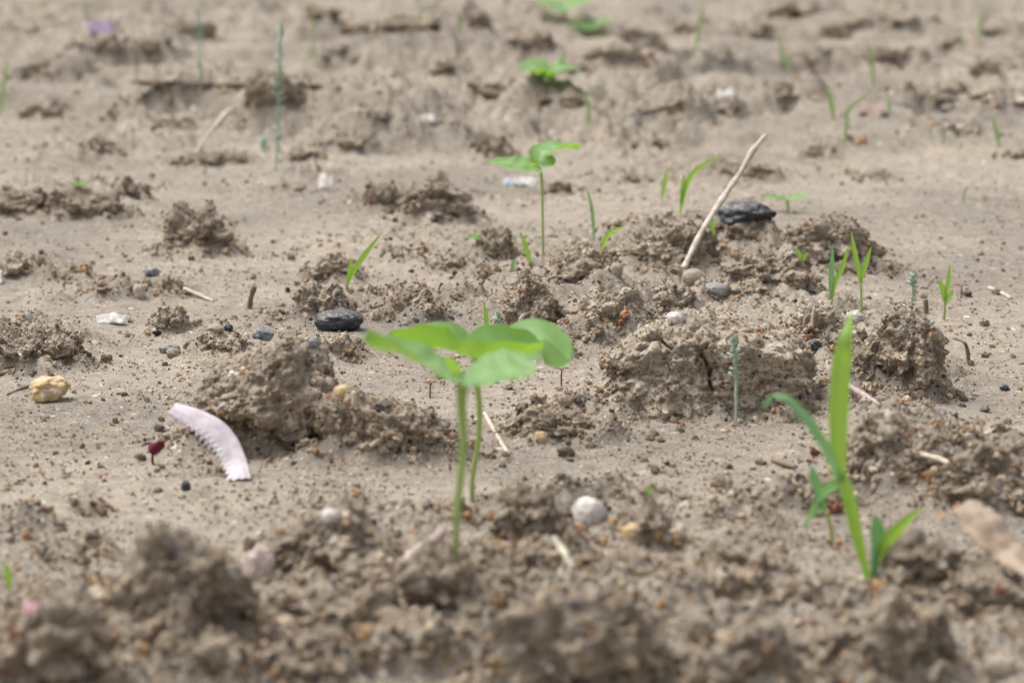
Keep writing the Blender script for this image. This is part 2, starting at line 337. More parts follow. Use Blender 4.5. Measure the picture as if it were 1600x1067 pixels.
# ------------------------------------------------------------------ clods
def clod_mesh(wid, dep, hgt, seed, level, lump=1.0, box=2.3, under=.25, pit=.0, jag=1.0, profile=None, fac=7):
    p, Fc = ico(level); q = p/((np.abs(p)**box).sum(1)**(1/box))[:, None]; o = np.array([seed*3.17, seed*1.3, seed*.7])
    rg = np.random.default_rng(seed+50)
    for k in range(fac):
        nn = rg.normal(size=3)*np.array([1, 1, .8]); nn /= np.linalg.norm(nn); q = q-np.clip(q@nn-rg.uniform(.55, .88), 0, 2)[:, None]*nn*.9
    m = 1+.34*jag*perlin3(1.25*p+o, 1)+.26*jag*perlin3(2.6*p+o, 2)+.16*jag*(.35-np.abs(perlin3(5.2*p+o, 3)))+.08*jag*perlin3(9*p+o, 8)
    if pit: m = m-pit*smooth(.12, .45, perlin3(2.9*p+o+9, 4))*smooth(.55, .0, np.abs(p[:, 2]+.25))
    xy = 1-under*smooth(.15, -.7, p[:, 2]); v = q*m[:, None]; v[:, :2] *= xy[:, None]
    v *= np.array([wid/2, dep/2, hgt*.62])
    nrm = p/np.array([wid/2, dep/2, hgt*.62]); nrm /= np.linalg.norm(nrm, axis=1)[:, None]
    wv = v+.0022*np.stack([perlin3(v*150+o+k*5, 5+k) for k in range(3)], 1)
    d = np.zeros(len(v)); big = max(wid, hgt)
    for size, amp, s in ((.017, .36, 3), (.0085, .48, 5), (.0042, .52, 7), (.0021, .58, 9)):
        if size > big*.45: continue
        d += lump*size*amp*(.62-worley3(wv/size+o, s))
    d += lump*.0022*perlin3(v*210+o, 6)
    v = v+nrm*d[:, None]
    ext = v[:, 0].max()-v[:, 0].min(); v[:, 0] = (v[:, 0]-(v[:, 0].max()+v[:, 0].min())/2)*wid/ext
    if profile:
        u = (v[:, 0]/wid+.5)*(len(profile)-1); v[:, 2] = np.where(v[:, 2] > -.1*hgt, (v[:, 2]+.1*hgt)*np.interp(u, range(len(profile)), profile)-.1*hgt, v[:, 2])
    ztop = v[:, 2].max(); v[:, 2] = v[:, 2]*(hgt*.62)/ztop+hgt*.38
    return v, Fc
def clod(label, x0, x1, ytop, ybase, seed, level=4, mat=None, deep=.75, gr=1.0, group=None, name='soil_clod', cracks=None, sink=.0, col_=1.0, skirt=1.0, pw=PW, gsz=1.0, **kw):
    bp = at((x0+x1)/2, ybase); s = bp.y/F/cP; wid = (x1-x0)*s; dep = wid*deep
    ang = math.atan2(CAM_H, bp.y); hgt = max(((ybase-ytop)*s-.30*dep*math.sin(ang))/math.cos(ang), .35*(ybase-ytop)*s)
    if 'profile' not in kw:
        rg = random.Random(seed*7+1); kw['profile'] = [rg.uniform(.35, .8)]+[rg.uniform(.6, 1.1) for _ in range(4)]+[rg.uniform(.35, .8)]
    V, Fc = clod_mesh(wid, dep, hgt, seed, level, **kw)
    loc = Vector((bp.x, bp.y+dep*.42, 0)); loc.z = min(float(height(loc.x, loc.y, False)), bp.z+.002)-sink*hgt-.0015
    if cracks:
        X, Y = proj(V+np.array(loc)); c = V.mean(0)
        for line in cracks:
            d = seg_dist(X+2.5*perlin2(X/14, Y/14, 2), Y+2.5*perlin2(X/14, Y/14, 3), line); k = .010*np.exp(-(d/2.3)**2)*(V[:, 1] < c[1]+dep*.25)
            dr = V-c; dr /= np.linalg.norm(dr, axis=1)[:, None]; V = V-dr*k[:, None]
    me = fast_mesh('soil_clod', V, Fc); o = tag(link(name, me, mat or M_CLOD, loc=loc), label, 'clod', group)
    COLLARS.append((loc.x, loc.y, wid*.5, dep*.5, min(.006, .16*hgt)*col_))
    if gr > 0: PENDING.append((o, V, wid, dep, hgt, seed, gr, gsz, bp.y, pw, skirt))
    return o
PENDING = []
def clod_grains(o, V, wid, dep, hgt, seed, gr, gsz, Y, pw, skirt):
    r = np.random.default_rng(seed+900); area = wid*hgt*2+wid*dep; m = int(min(5200, max(60, gr*area*210000/(1+1.6*max(0, Y-1.5)))))
    vis = np.nonzero(V[:, 2] > -.002)[0]; idx = r.choice(vis, m); sz = np.clip(.00095*np.exp(r.normal(0, .5, m)), .0004, .0046)*(1+.5*max(0, Y-1.5))*gsz
    P = V[idx]+r.normal(0, .0003, (m, 3))
    # crumbs fallen round the foot
    k = int((m*.17+22)*skirt); an = r.uniform(0, 6.283, k); rad = 1+np.abs(r.normal(0, .28, k)); x = np.cos(an)*rad*wid*.5; y = np.sin(an)*rad*dep*.5
    s2 = np.clip(.0013*np.exp(r.normal(0, .6, k)), .0005, .0060)*(1+.5*max(0, Y-1.5)); z = height(x+o.location.x, y+o.location.y)-o.location.z+s2*.25
    grains('grain', np.concatenate([P, np.stack([x, y, z], 1)]), np.concatenate([sz, s2]), o, seed, pw)
C = clod
random.seed(3)
D_, P_ = M_CLOD_DARK, M_CLOD_PALE
# in the plane of focus
C('large boxy grey-brown clod behind the toothed pink petal, hollow under its edge', 276,526,520,716, 11, 6, None, .75, 1.2, under=.30, pit=.40, box=4.2, jag=.50, fac=3, profile=[.34,.58,.72,.84,.94,1.02,1.05,1.0], col_=.1, skirt=.4)
C('low crumbly clod joined to the right side of the large boxy clod', 470,708,602,724, 12, 5, None, .55, 1.1, under=.12, pit=.25, jag=.8, box=3.2, fac=3, profile=[1.0,.95,.85,.8,.7,.6,.4])
C('largest clod, long and pale with dark cracks across its face', 940,1294,480,652, 13, 6, P_, .62, 1.2, under=.04, pit=.06, box=4.0, jag=.38, fac=0, profile=[.62,.86,1.0,1.0,.95,.88,.80,.62], col_=.25, skirt=.4,
  cracks=[[(1031,505),(1020,528),(1005,542),(996,550)], [(1022,526),(1036,536),(1048,543)], [(1105,537),(1096,552),(1088,562)], [(1100,558),(1109,575),(1109,592),(1113,612)]])
C('tall rugged clod at the edge of the smooth sand beside the cracked clod', 1362,1490,474,622, 14, 6, None, .8, 1.2, under=.06, pit=.42, jag=.65, fac=5, profile=[.6,.95,1.0,.97,.88,.6], col_=.3, skirt=.6)
C('dark broken clod wedged between the cracked clod and the tall rugged clod', 1322,1392,520,612, 15, 5, D_, .8, 1.0, under=.1, pit=.3)
C('crumbly mound of loose soil to the right of the tall grass shoot', 1322,1500,640,765, 16, 5, None, .7, 1.5, under=.0, jag=.9, pw=PW)
C('low clod under the dry tan leaf at the right edge', 1470,1640,690,800, 17, 5, D_, .6, 1.2, under=.1)
C('low reddish-brown clod between the seedling stems and the cracked clod', 800,962,632,692, 18, 5, D_, .6, 1.3, under=.05)
C('rounded clod behind the right leaf of the front seedlings', 782,880,418,520, 19, 5, None, .8, 1.2, under=.1)
C('broad clod behind the cracked clod with a shaded hollow below it', 880,1020,440,530, 20, 5, P_, .7, 1.2, under=.32, pit=.35)
C('cracked knobbly clod just above the largest clod', 1000,1100,432,500, 21, 5, P_, .8, 1.0, under=.1, cracks=[[(1016,468),(1022,480),(1026,496)]])
C('crumbly clod carrying the two split straw stubs', 1200,1345,472,548, 22, 5, P_, .6, 1.3, under=.05)
C('pointed clod between the black pebble and the front seedlings', 588,692,436,506, 23, 5, None, .8, 1.2, under=.12)
C('rounded clod behind the black pebble', 452,545,436,500, 24, 5, None, .8, 1.1, under=.15, pit=.2)
C('small upright clod on the smooth sand left of the boxy clod', 236,290,464,524, 25, 5, None, .9, 1.2, under=.0)
C('low spread of crumbled clod at the left edge', -40,124,492,582, 26, 5, None, .7, 1.4, under=.05)
C('small pale clod behind the boxy clod near the blue pebble', 300,380,512,560, 27, 5, P_, .8, 1.2, under=.1)
C('small clod right of the blue pebble', 480,560,516,560, 28, 4, P_, .8, 1.2, under=.1)
C('small dark domed clod beside a pale pebble on the left sand', 230,287,428,466, 29, 4, D_, .9, 1.0)
C('low dark clod next to the small domed clod', 140,214,426,462, 30, 4, D_, .8, 1.0)
C('flat ochre lump of grains at the foot of the cracked clod', 1202,1246,632,662, 31, 4, M_CLOD, .9, 1.4, gsz=1.3)
# middle distance
C('long crumbly clod around the foot of the leaning bleached stick', 948,1130,338,428, 40, 5, None, .6, 1.1, under=.1)
C('clod left of the stick with small grass at its back', 856,960,366,420, 41, 5, None, .8, 1.0)
C('knobbly clod in front of the dark wet-looking stone', 1130,1272,372,458, 42, 5, None, .7, 1.1)
C('rough clod to the right of the dark stone', 1226,1392,336,424, 43, 5, None, .6, 1.1)
C('sharp dark clod standing alone in the blurred middle distance', 612,740,266,352, 44, 5, D_, .8, .8, under=.1, jag=1.3)
C('smaller crumbly clod touching the sharp dark clod', 562,628,280,334, 45, 4, D_, .8, .8)
C('dark clod in front of the left sand with a ragged top', 248,364,312,402, 46, 5, D_, .7, .9, under=.2, jag=1.2)
C('small clod behind the ragged clod on the left', 180,228,272,312, 47, 4, D_, .9, .8)
C('dark clod below the thin grass at the row of clods', 740,806,346,410, 48, 4, D_, .8, .9)
C('loose clod left of the thin grass blade beside the black pebble', 474,560,392,444, 49, 4, None, .8, 1.0)
C('dark clod just behind the left leaf of the distant seedling', 738,802,210,252, 50, 4, D_, .8, .7)
C('dark clod to the right of the distant seedling stem', 852,900,278,306, 51, 4, D_, .8, .7)
C('small clod to the right of two dark clods behind the seedling stem', 952,1000,262,290, 52, 4, D_, .8, .7)
C('low red-brown rubble clod at the left in the middle distance', 60,190,290,345, 53, 4, D_, .6, .9)
C('low rubble clod cut by the left edge', -30,70,288,340, 54, 4, D_, .6, .9)
C('low clod at the left edge below the rubble', -20,60,395,436, 55, 4, None, .8, 1.0)
C('flat clod right of the low clod at the left edge', 60,140,410,440, 56, 4, None, .8, 1.0)
MID = [(900,445,90,46),(1110,470,80,40),(1165,470,70,34),(1050,445,60,36),(760,440,70,36),(700,425,60,26),(640,410,70,26),(720,470,50,24),(1200,440,70,30),(1010,360,70,30),(1100,350,70,28),(1180,380,80,36),(1320,430,60,22),(560,470,50,26),(870,560,40,16),(1290,560,60,34),(1420,660,60,26),(1535,690,70,30),(930,540,50,22),(440,500,50,20)]
# close to the lens, out of focus
C('big blurred clod close to the camera at lower left', 158,400,796,1012, 60, 5, D_, .7, .45, gsz=1.35, col_=.6, skirt=1.3, lump=1.15, under=.05, pit=.2)
C('blurred crumbly ridge clod left of the front stem base', 410,632,768,908, 61, 5, D_, .6, .45, gsz=1.35, col_=.6, skirt=1.3, lump=1.15)
C('blurred clod directly below the front stem base', 618,782,842,990, 62, 5, D_, .7, .45, gsz=1.35, col_=.6, skirt=1.3, lump=1.15, pit=.2)
C('large blurred clod at the bottom centre', 735,1056,905,1112, 63, 5, D_, .5, .45, gsz=1.35, col_=.6, skirt=1.3, lump=1.15, pit=.2)
C('blurred dark clod in the bottom left corner', -60,178,915,1112, 64, 5, D_, .6, .45, gsz=1.35, col_=.6, skirt=1.3, lump=1.15)
C('blurred clod at the bottom below the grass shoot', 1045,1266,950,1112, 65, 5, D_, .6, .45, gsz=1.35, col_=.6, skirt=1.3, lump=1.15)
C('blurred clod at the bottom right next to the white stone', 1325,1505,910,1078, 66, 5, D_, .6, .45, gsz=1.35, col_=.6, skirt=1.3, lump=1.15)
C('blurred clod right of the white pebble', 948,1056,764,862, 67, 5, D_, .7, .45, gsz=1.35, col_=.6, skirt=1.3, lump=1.15)
C('blurred crumbly clod left of the white pebble', 765,888,745,852, 68, 5, D_, .6, .45, gsz=1.35, col_=.6, skirt=1.3, lump=1.15)
C('blurred low clod between the bottom left clods', 20,175,900,985, 69, 4, D_, .7, .45, gsz=1.35, col_=.6, skirt=1.3, lump=1.15)
C('blurred clod behind the small shoots at the right', 1380,1510,825,932, 70, 4, D_, .7, .45, gsz=1.35, col_=.6, skirt=1.3, lump=1.15)
C('blurred low clod between the white pebble and the grass shoot', 1085,1225,835,915, 71, 4, D_, .7, .45, gsz=1.35, col_=.6, skirt=1.3, lump=1.15)
C('blurred clod at the right edge below the tan leaf', 1490,1620,880,960, 72, 4, D_, .7, .45, gsz=1.35, col_=.6, skirt=1.3, lump=1.15)
C('blurred slab of clod between the lower left clod and the stem', 400,560,900,985, 73, 4, D_, .7, .45, gsz=1.35, col_=.6, skirt=1.3, lump=1.15)
C('small clod on the left sand above the lower left clod', 108,160,778,806, 74, 4, D_, .9, 1.2)
C('small flat clod at the left edge above the lower left clod', -5,72,796,834, 75, 4, None, .8, 1.2)
C('small clod in the sand below the cracked clod at the right', 1255,1340,740,800, 76, 4, D_, .8, 1.3)
# far behind
C('flat crust ledge with a dark lower edge at the far left', -30,84,36,54, 80, 4, None, .6, .5, under=.5)
C('long crust ledge below the purple scrap at the far left', 18,140,84,126, 81, 4, None, .5, .5, under=.4)
C('thin crust ledge crossed by the woolly stem at the far left', 188,388,118,140, 82, 4, None, .4, .5, under=.5)
C('dark far clod behind the tallest woolly stem', 378,462,100,172, 83, 4, D_, .6, .5, under=.3)
C('dark far clod under the purple scrap', 112,190,52,90, 84, 4, D_, .7, .5)
C('far dark clod left of the white scrap', 1195,1285,125,166, 85, 4, D_, .7, .5, under=.3)
C('far dark knob behind the thin grass on the right', 1252,1290,78,104, 86, 4, D_, .8, .5)
C('far clod right of the red-brown scrap', 1395,1500,132,180, 87, 4, None, .7, .5)
C('far dark clod at the right, beyond the red-brown scrap', 1455,1520,118,150, 88, 4, D_, .8, .5)
C('far broken ledge just behind the distant seedling row', 1000,1100,150,190, 89, 4, D_, .6, .5, under=.3)
FAR = [(520,105,70,34),(590,190,60,26),(690,120,60,26),(640,60,80,28),(760,160,90,34),(700,205,70,24),(880,175,80,30),(960,110,90,34),(1000,80,70,30),(830,75,70,26),
 (540,240,90,30),(470,255,60,24),(330,262,110,28),(150,240,60,24),(250,205,60,20),(60,190,70,26),(1130,185,60,22),(1400,100,90,30),(1540,120,70,30),(1330,60,80,26),(1420,45,60,22),
 (1180,60,60,24),(1075,55,60,24),(560,50,60,22),(300,60,90,28),(230,85,60,26),(1570,60,60,22),(1360,285,70,20),(1290,250,60,18),(1480,215,90,22),(1010,235,60,20),(900,120,70,30),
 (1120,105,60,22),(1240,30,80,24),(740,35,70,24),(470,150,50,26),(505,30,60,20),(1480,80,60,24),(1560,170,80,26),(1180,285,60,24),(1120,265,50,20),(450,300,40,14),(1590,250,60,18)]
LAND = [('far purple petal',158,42),('tallest woolly seedling',436,150),('faint tall woolly seedling',310,80),('far white bent scrap',1138,138),('red-brown scrap',1363,166),('far bright-leaved seedling',862,112),
 ('low far seedling',925,40),('solitary seedling leaves',838,246),('pale upright husk',509,283),('pale far flake',668,183),('bleached stick tip',1195,213),('dark wet-looking stone',1172,330),('isolated far blade',1556,208),
 ('pale far blade at top',1094,45),('far straw',330,208),('far grass with bent tip',1322,195),('far left crust ledge',80,105),('sharp dark clod',676,310),('top centre seedling',880,8),('faint upper right blade',1532,40),('arching grass blade',1085,285)]
used = set()
LAND2 = [('round beige pebble',1085,432),('glossy black pebble',528,498),('two-bladed grass shoot',1345,430),('straw stubs',1272,505),('foot of the bleached stick',1060,432),('distant seedling stem',848,360),('short bright grass blade',820,388),('slanting grass blade',565,410),('tall rugged clod',1426,550),('largest clod',1115,570),('small blue-grey pebble',410,521),('bead-like pebble',963,420),('flat grey pebble',1120,453),('small weak grass sprout',1253,400),('dark wet-looking stone',1172,330)]
FRONT = [(560,1000,130,80),(640,1050,120,90),(690,820,90,48),(860,900,110,56),(1000,920,120,56),(1130,950,120,60),(1270,960,110,60),(1300,1060,110,80),(480,1065,130,80),(330,1070,110,70),(1420,880,70,40),(1550,960,100,60),(1180,790,80,34),(840,985,90,50),(110,880,90,44),(590,930,110,56)]
LAND3 = [('white pebble',920,797),('front stem base',712,862),('pink twig',655,858),('pale green straw stub',880,866),('pale pink pebble',405,875),('tall grass shoot base',1355,905),('dry tan leaf',1545,840),('magenta scrap',50,950),('grey-white corner stone',1565,1040),('orange-tan pebble',792,1036),('tan pebble',988,828)]
for i, (cx, by, wd, hh) in enumerate(FRONT):
    cand = []
    for (nm, lx, ly) in LAND3:
        dx, dy = cx-lx, (by-hh/2-ly)*1.3; q = math.hypot(dx, dy); wd_ = ('left of' if dx < 0 else 'right of') if abs(dx) > abs(dy) else ('behind' if dy < 0 else 'in front of')
        cand.append((q, f'blurred crumbly clod near the camera {"close" if q < 110 else "some way"} {wd_} the {nm}'))
    lab = next(l for q, l in sorted(cand) if l not in used); used.add(lab)
    C(lab, cx-wd*.62, cx+wd*.62, by-hh*1.15, by, 500+i, 4, [D_, M_CLOD, D_][i % 3], random.uniform(.5, .8), .6, 'blurred clods close to the camera', gsz=1.3, skirt=1.6, under=random.uniform(-.15, .1), jag=1.2, fac=4)
for i, (cx, by, wd, hh) in enumerate(MID):
    cand = []
    for (nm, lx, ly) in LAND2:
        dx, dy = cx-lx, (by-hh/2-ly)*2.0; q = math.hypot(dx, dy); wd_ = ('left of' if dx < 0 else 'right of') if abs(dx) > abs(dy) else ('behind' if dy < 0 else 'in front of')
        cand.append((q, f'crumbly broken clod {"close" if q < 70 else "some way"} {wd_} the {nm}'))
    lab = next(l for q, l in sorted(cand) if l not in used); used.add(lab)
    C(lab, cx-wd*.6, cx+wd*.6, by-hh*1.1, by, 400+i, 4, [M_CLOD, P_, M_CLOD, D_][i % 4], random.uniform(.5, .9), 1.0, 'crumbly clods in the middle rubble', under=random.uniform(-.1, .2), jag=1.3)
for i, (cx, by, wd, hh) in enumerate(FAR):
    cand = []
    for (nm, lx, ly) in LAND:
        dx, dy = cx-lx, (by-hh/2-ly)*2.5; q = math.hypot(dx, dy); wd_ = ('left of' if dx < 0 else 'right of') if abs(dx) > abs(dy) else ('behind' if dy < 0 else 'in front of')
        cand.append((q, f'blurred clod {"close" if q < 90 else "some way"} {wd_} the {nm}'))
    lab = next(l for q, l in sorted(cand) if l not in used); used.add(lab)
    k = .75+.5*random.random()
    C(lab, cx-wd*k/2, cx+wd*k/2, by-hh*k*1.15, by, 200+i, 4 if by > 140 else 3, [D_, M_CLOD, M_CLOD_PALE][i % 3], random.uniform(.4, .9), .5, 'blurred clods strewn over the far ground', under=random.uniform(-.1, .35), jag=1.4)

# ------------------------------------------------------------------ the ground: one sheet, finest where the lens looks
A = math.radians(13.5)
th = np.concatenate([-np.geomspace(math.pi, A, 40)[:-1], np.linspace(-A, A, 810), np.geomspace(A, math.pi, 40)[1:]])
rr_ = np.concatenate([np.geomspace(.02, .60, 24)[:-1], np.linspace(.60**-.3, 6.8**-.3, 860)**(-1/.3), np.geomspace(6.8, 400, 60)[1:]])
R_, T_ = np.meshgrid(rr_, th, indexing='ij'); GX = (R_*np.sin(T_)).ravel(); GY = (R_*np.cos(T_)).ravel()
GZ = height(GX, GY)
fade = 1-smooth(9, 30, R_.ravel()); GZ = GZ*fade
nr, ntc = len(rr_), len(th); ii = np.arange(nr-1)[:, None]*ntc+np.arange(ntc-1)[None]; ii = ii.ravel()
gm = fast_mesh('ground', np.stack([GX, GY, GZ], 1), np.stack([ii, ii+1, ii+ntc+1, ii+ntc], 1)[:, ::-1])
ground = tag(link('ground', gm, M_GROUND), kind='structure')

dg = None
def hit(px, py):
    """the soil or clod surface seen at that spot of the photograph"""
    global dg
    if dg is None: bpy.context.view_layer.update(); dg = bpy.context.evaluated_depsgraph_get()
    ok, loc, *_ = sc.ray_cast(dg, Vector((0, 0, CAM_H)), Vector(ray(px, py)).normalized()); return loc if ok else at(px, py)
# ------------------------------------------------------------------ stones and scraps
def stone(label, x0, x1, y0, y1, mat, seed, cat='pebble', name='pebble', jag=.7, box=2.3, deep=.8, rot=0, sub=4, dz=0.0, facet=0):
    bp = hit((x0+x1)/2, y1-1); s = bp.y/F; wid = (x1-x0)*s; hgt = (y1-y0)*s*.95; p, Fc = ico(sub); oo = np.array([seed*2.1, seed*.7, seed*1.9])
    q = p/((np.abs(p)**box).sum(1)**(1/box))[:, None]; m = 1+.22*jag*perlin3(1.3*p+oo)+.14*jag*perlin3(3*p+oo, 2)+.06*jag*perlin3(8*p+oo, 3)
    if facet:
        rg = np.random.default_rng(seed)
        for k in range(facet):
            nn = rg.normal(size=3); nn /= np.linalg.norm(nn); dd = (q@nn); lim = rg.uniform(.55, .8); q = q-np.clip(dd-lim, 0, 1)[:, None]*nn
    v = q*m[:, None]; c, s_ = math.cos(rot), math.sin(rot); v = np.stack([v[:,0]*c-v[:,2]*s_, v[:,1], v[:,0]*s_+v[:,2]*c], 1)
    v[:, 0] *= wid/(v[:, 0].max()-v[:, 0].min()); v[:, 1] *= wid*deep/2; v[:, 2] = (v[:, 2]-v[:, 2].min())*hgt*1.1/(v[:, 2].max()-v[:, 2].min())-hgt*.22
    return tag(link(name, fast_mesh(name, v, Fc), mat, loc=(bp.x, bp.y+wid*deep*.4, bp.z)), label, cat)
M_BLACK = plain('black_stone', (.010,.012,.015), (.026,.030,.038), 300, .42, .5, .5, .0008, dust=.22)
M_DARK = plain('dark_stone', (.018,.020,.023), (.065,.066,.070), 140, .5, .4, .6, .0012, dust=.22)
M_BLUE = plain('blue_stone', (.03,.04,.075), (.13,.145,.18), 260, .35, .5, .4)
M_YEL = plain('yellow_stone', (.42,.27,.10), (.58,.45,.27), 90, .7, .3, .6, .001); M_WHITE = plain('white_stone', (.50,.46,.42), (.66,.62,.58), 90, .7, .3, .5, .001)
M_BEIGE = plain('beige_stone', (.26,.21,.165), (.35,.29,.23), 150, .75); M_GREY = plain('grey_stone', (.13,.13,.135), (.22,.22,.22), 160, .6)
M_PINK = plain('pink_stone', (.38,.28,.25), (.50,.41,.37), 120, .7); M_BROWN = plain('brown_stone', (.16,.10,.07), (.26,.18,.13), 160, .6)
stone('glossy black flat pebble left of the front seedlings', 489,568,482,519, M_BLACK, 1, rot=-.20, box=2.3, jag=.55, deep=.7, facet=2)
stone('dark grey wet-looking stone leaning behind the bleached stick', 1124,1220,310,354, M_DARK, 2, 'stone', 'stone', rot=.5, facet=6, deep=.8, jag=1.0)
stone('small blue-grey pebble perched behind the boxy clod', 393,428,510,532, M_BLUE, 3, facet=5, jag=.5)
stone('yellow knobbly pebble on the sand at the left', 34,101,582,630, M_YEL, 4, jag=1.3, facet=3)
stone('rounded white pebble near the camera', 893,949,772,820, M_WHITE, 5, jag=.6)
stone('round beige pebble at the foot of the bleached stick', 1066,1104,417,446, M_BEIGE, 6, jag=.4)
stone('flat grey pebble beside the round beige pebble', 1096,1144,441,464, M_GREY, 7, jag=.5)
stone('blurred grey-white stone in the bottom right corner', 1538,1592,1018,1062, M_BEIGE, 8, 'stone', 'stone')
stone('pale pink pebble near the camera at lower left', 378,432,845,905, M_PINK, 9)
stone('pale pointed pebble beside the small domed clod', 206,226,440,468, M_PINK, 10, jag=1)
stone('tiny navy pebble behind the small domed clod', 225,248,416,434, M_BLUE, 11)
stone('small dark pebble on the sand below the toothed petal', 282,298,747,768, M_BLACK, 12)
stone('tiny round white grain on the near left sand', 223,232,781,790, M_WHITE, 13, sub=3)
stone('small tan pebble in front of the low reddish clod', 834,856,672,692, M_YEL, 14)
stone('small brown pebble on top of the low reddish clod', 872,896,616,636, M_BROWN, 15, dz=.012)
stone('white pebble on the crest behind the largest clod', 1042,1072,486,505, M_WHITE, 16, dz=.016)
stone('dark blue-black pebble behind the cracked clod near the straw stubs', 1262,1284,528,552, M_BLACK, 17, dz=.008)
stone('flat dark pebble on the sand left of the boxy clod', 246,280,536,552, M_GREY, 18)
stone('small pinkish pebble next to the flat dark pebble', 258,282,544,560, M_BROWN, 19)
stone('pale flat pebble near the blue pebble', 322,350,506,520, M_BEIGE, 20)
stone('grey pebble on the boxy clod top', 480,500,524,546, M_GREY, 22, dz=.010)
stone('small dark pebble at the far end of the pale flat pebble', 346,364,504,518, M_BLACK, 23)
stone('black pebble on the right sand near the rugged clod', 1562,1578,600,612, M_BLACK, 24)
stone('white bead-like pebble between seedling stems and grass in the middle', 953,974,408,432, M_BEIGE, 25, dz=.006)
stone('small white pebble on the slope left of the front stem', 500,534,792,816, M_WHITE, 26)
stone('buff pebble just right of the boxy clod', 520,552,600,622, M_YEL, 27, dz=.014)
stone('brown pebble above the low clod joined to the boxy clod', 536,556,618,640, M_BROWN, 28, dz=.014)
stone('tan pebble close to the camera below the white pebble', 970,1006,815,842, M_YEL, 29)
stone('orange-tan pebble close to the camera at the bottom centre', 772,812,1020,1052, M_YEL, 30, dz=.012)
stone('white crumbly bit behind the tip of the tall grass blade', 1322,1352,482,505, M_WHITE, 31, jag=1.4, dz=.012)

def tube(pts, rad, sides=10, sub=6, jag=0, seed=0):
    P = [Vector(p) for p in pts]; out = []; R = []
    for i in range(len(P)-1):
        p0 = P[max(i-1, 0)]; p1 = P[i]; p2 = P[i+1]; p3 = P[min(i+2, len(P)-1)]
        for k in range(sub):
            t = k/sub; out.append(.5*((2*p1)+(p2-p0)*t+(2*p0-5*p1+4*p2-p3)*t*t+(3*p1-p0-3*p2+p3)*t**3)); R.append(rad[i]+(rad[i+1]-rad[i])*t)
    out.append(P[-1]); R.append(rad[-1]); rg = random.Random(seed); V = []; Fc = []; up = Vector((.3, .9, .1)).normalized()
    for i, p in enumerate(out):
        tn = (out[min(i+1, len(out)-1)]-out[max(i-1, 0)]).normalized(); a = tn.cross(up).normalized(); b = tn.cross(a).normalized(); j = 1+rg.uniform(-jag, jag)
        for k in range(sides):
            an = 2*math.pi*k/sides; V.append(p+(a*math.cos(an)+b*math.sin(an))*R[i]*j*(1+rg.uniform(-jag, jag)*.5))
    for i in range(len(out)-1):
        for k in range(sides):
            Fc.append((i*sides+k, i*sides+(k+1) % sides, (i+1)*sides+(k+1) % sides, (i+1)*sides+k))
    me = bpy.data.meshes.new('tube'); n0 = len(V); V += [out[0], out[-1]]; L = (len(out)-1)*sides
    for k in range(sides): Fc.append((n0, (k+1) % sides, k)); Fc.append((n0+1, L+k, L+(k+1) % sides))
    me.from_pydata([tuple(v) for v in V], [], Fc); me.update(); return me
def stick(name, label, cat, pts, rad, mat, jag=.08, seed=0, dy=None, lift=0.0):
    """pts in photo coordinates; the first stands on the soil, the rest follow at the given extra depths"""
    b0 = hit(*pts[0]); dy = dy or [0]*len(pts); P = [b0+Vector((0, 0, -.0015))]+[pix(p[0], p[1], b0.y+d) for p, d in zip(pts[1:], dy[1:])]
    P = [p-b0 for p in P]; return tag(link(name, tube(P, rad, 8, 5, jag, seed), mat, loc=b0), label, cat)
def lying(name, label, cat, pts, rad, mat, jag=.1, seed=0, lift=0.0):
    P = [hit(*p) for p in pts]; P = [P[0]]+[P[0].lerp(P[-1], i/(len(P)-1))+(p-P[0].lerp(P[-1], i/(len(P)-1)))*.25 for i, p in enumerate(P)][1:-1]+[P[-1]]; P = [Vector((p.x, p.y, p.z+rr*.7)) for p, rr in zip(P, rad)]; b0 = P[0].copy()
    return tag(link(name, tube([p-b0 for p in P], rad, 8, 5, jag, seed), mat, loc=b0), label, cat)
stick('dry_stick', 'long bleached stick leaning up out of the clods', 'stick', [(1060,434),(1092,370),(1128,312),(1158,268),(1176,236),(1196,212)], [.0019,.0016,.0019,.0016,.0020,.0011], M_BLEACH, .18, 1, [0,.03,.06,.09,.10,.12])
lying('dry_straw', 'thin pale straw lying on the sand by the front seedling stems', 'straw', [(757,648),(772,680),(795,713)], [.0009,.0011,.0008], M_STRAW, lift=.001)
stick('dry_twig', 'blurred pink twig in front of the front stem base', 'twig', [(622,884),(650,862),(676,846),(692,829)], [.0016,.0020,.0018,.0020], M_PINKTWIG, .15, 2, [0,.01,.015,.02])
lying('dry_straw', 'short pale green straw stub close to the camera', 'straw', [(866,845),(880,866),(897,890)], [.0011,.0013,.0009], plain('green_straw', (.45,.45,.30), (.60,.58,.44), 100), lift=.002)
lying('dry_twig', 'thick pinkish twig at the foot of the tall rugged clod', 'twig', [(1322,604),(1348,619),(1374,636)], [.0012,.0014,.0009], M_PINKTWIG, lift=.003)
stick('dry_twig', 'small bent pale twig behind the leaves of the front seedlings', 'twig', [(812,512),(815,496),(826,489),(842,486)], [.0010,.0012,.0010,.0007], M_STRAW, .1, 3, [0,0,.004,.008], .012)
stick('straw_stub', 'longer of two split straw stubs on the clod behind the grass tip', 'straw', [(1269,524),(1270,500),(1272,480)], [.0010,.0011,.0005], M_STRAW, .15, 4, None, .012)
stick('straw_stub', 'shorter of two split straw stubs on the clod behind the grass tip', 'straw', [(1276,524),(1276,505),(1275,492)], [.0009,.0010,.0004], M_STRAWD, .15, 5, None, .012)
lying('dry_straw', 'curled pale straw on the sand at the far right', 'straw', [(1545,452),(1562,456),(1580,468)], [.0012,.0013,.0009], M_STRAW, lift=.002)
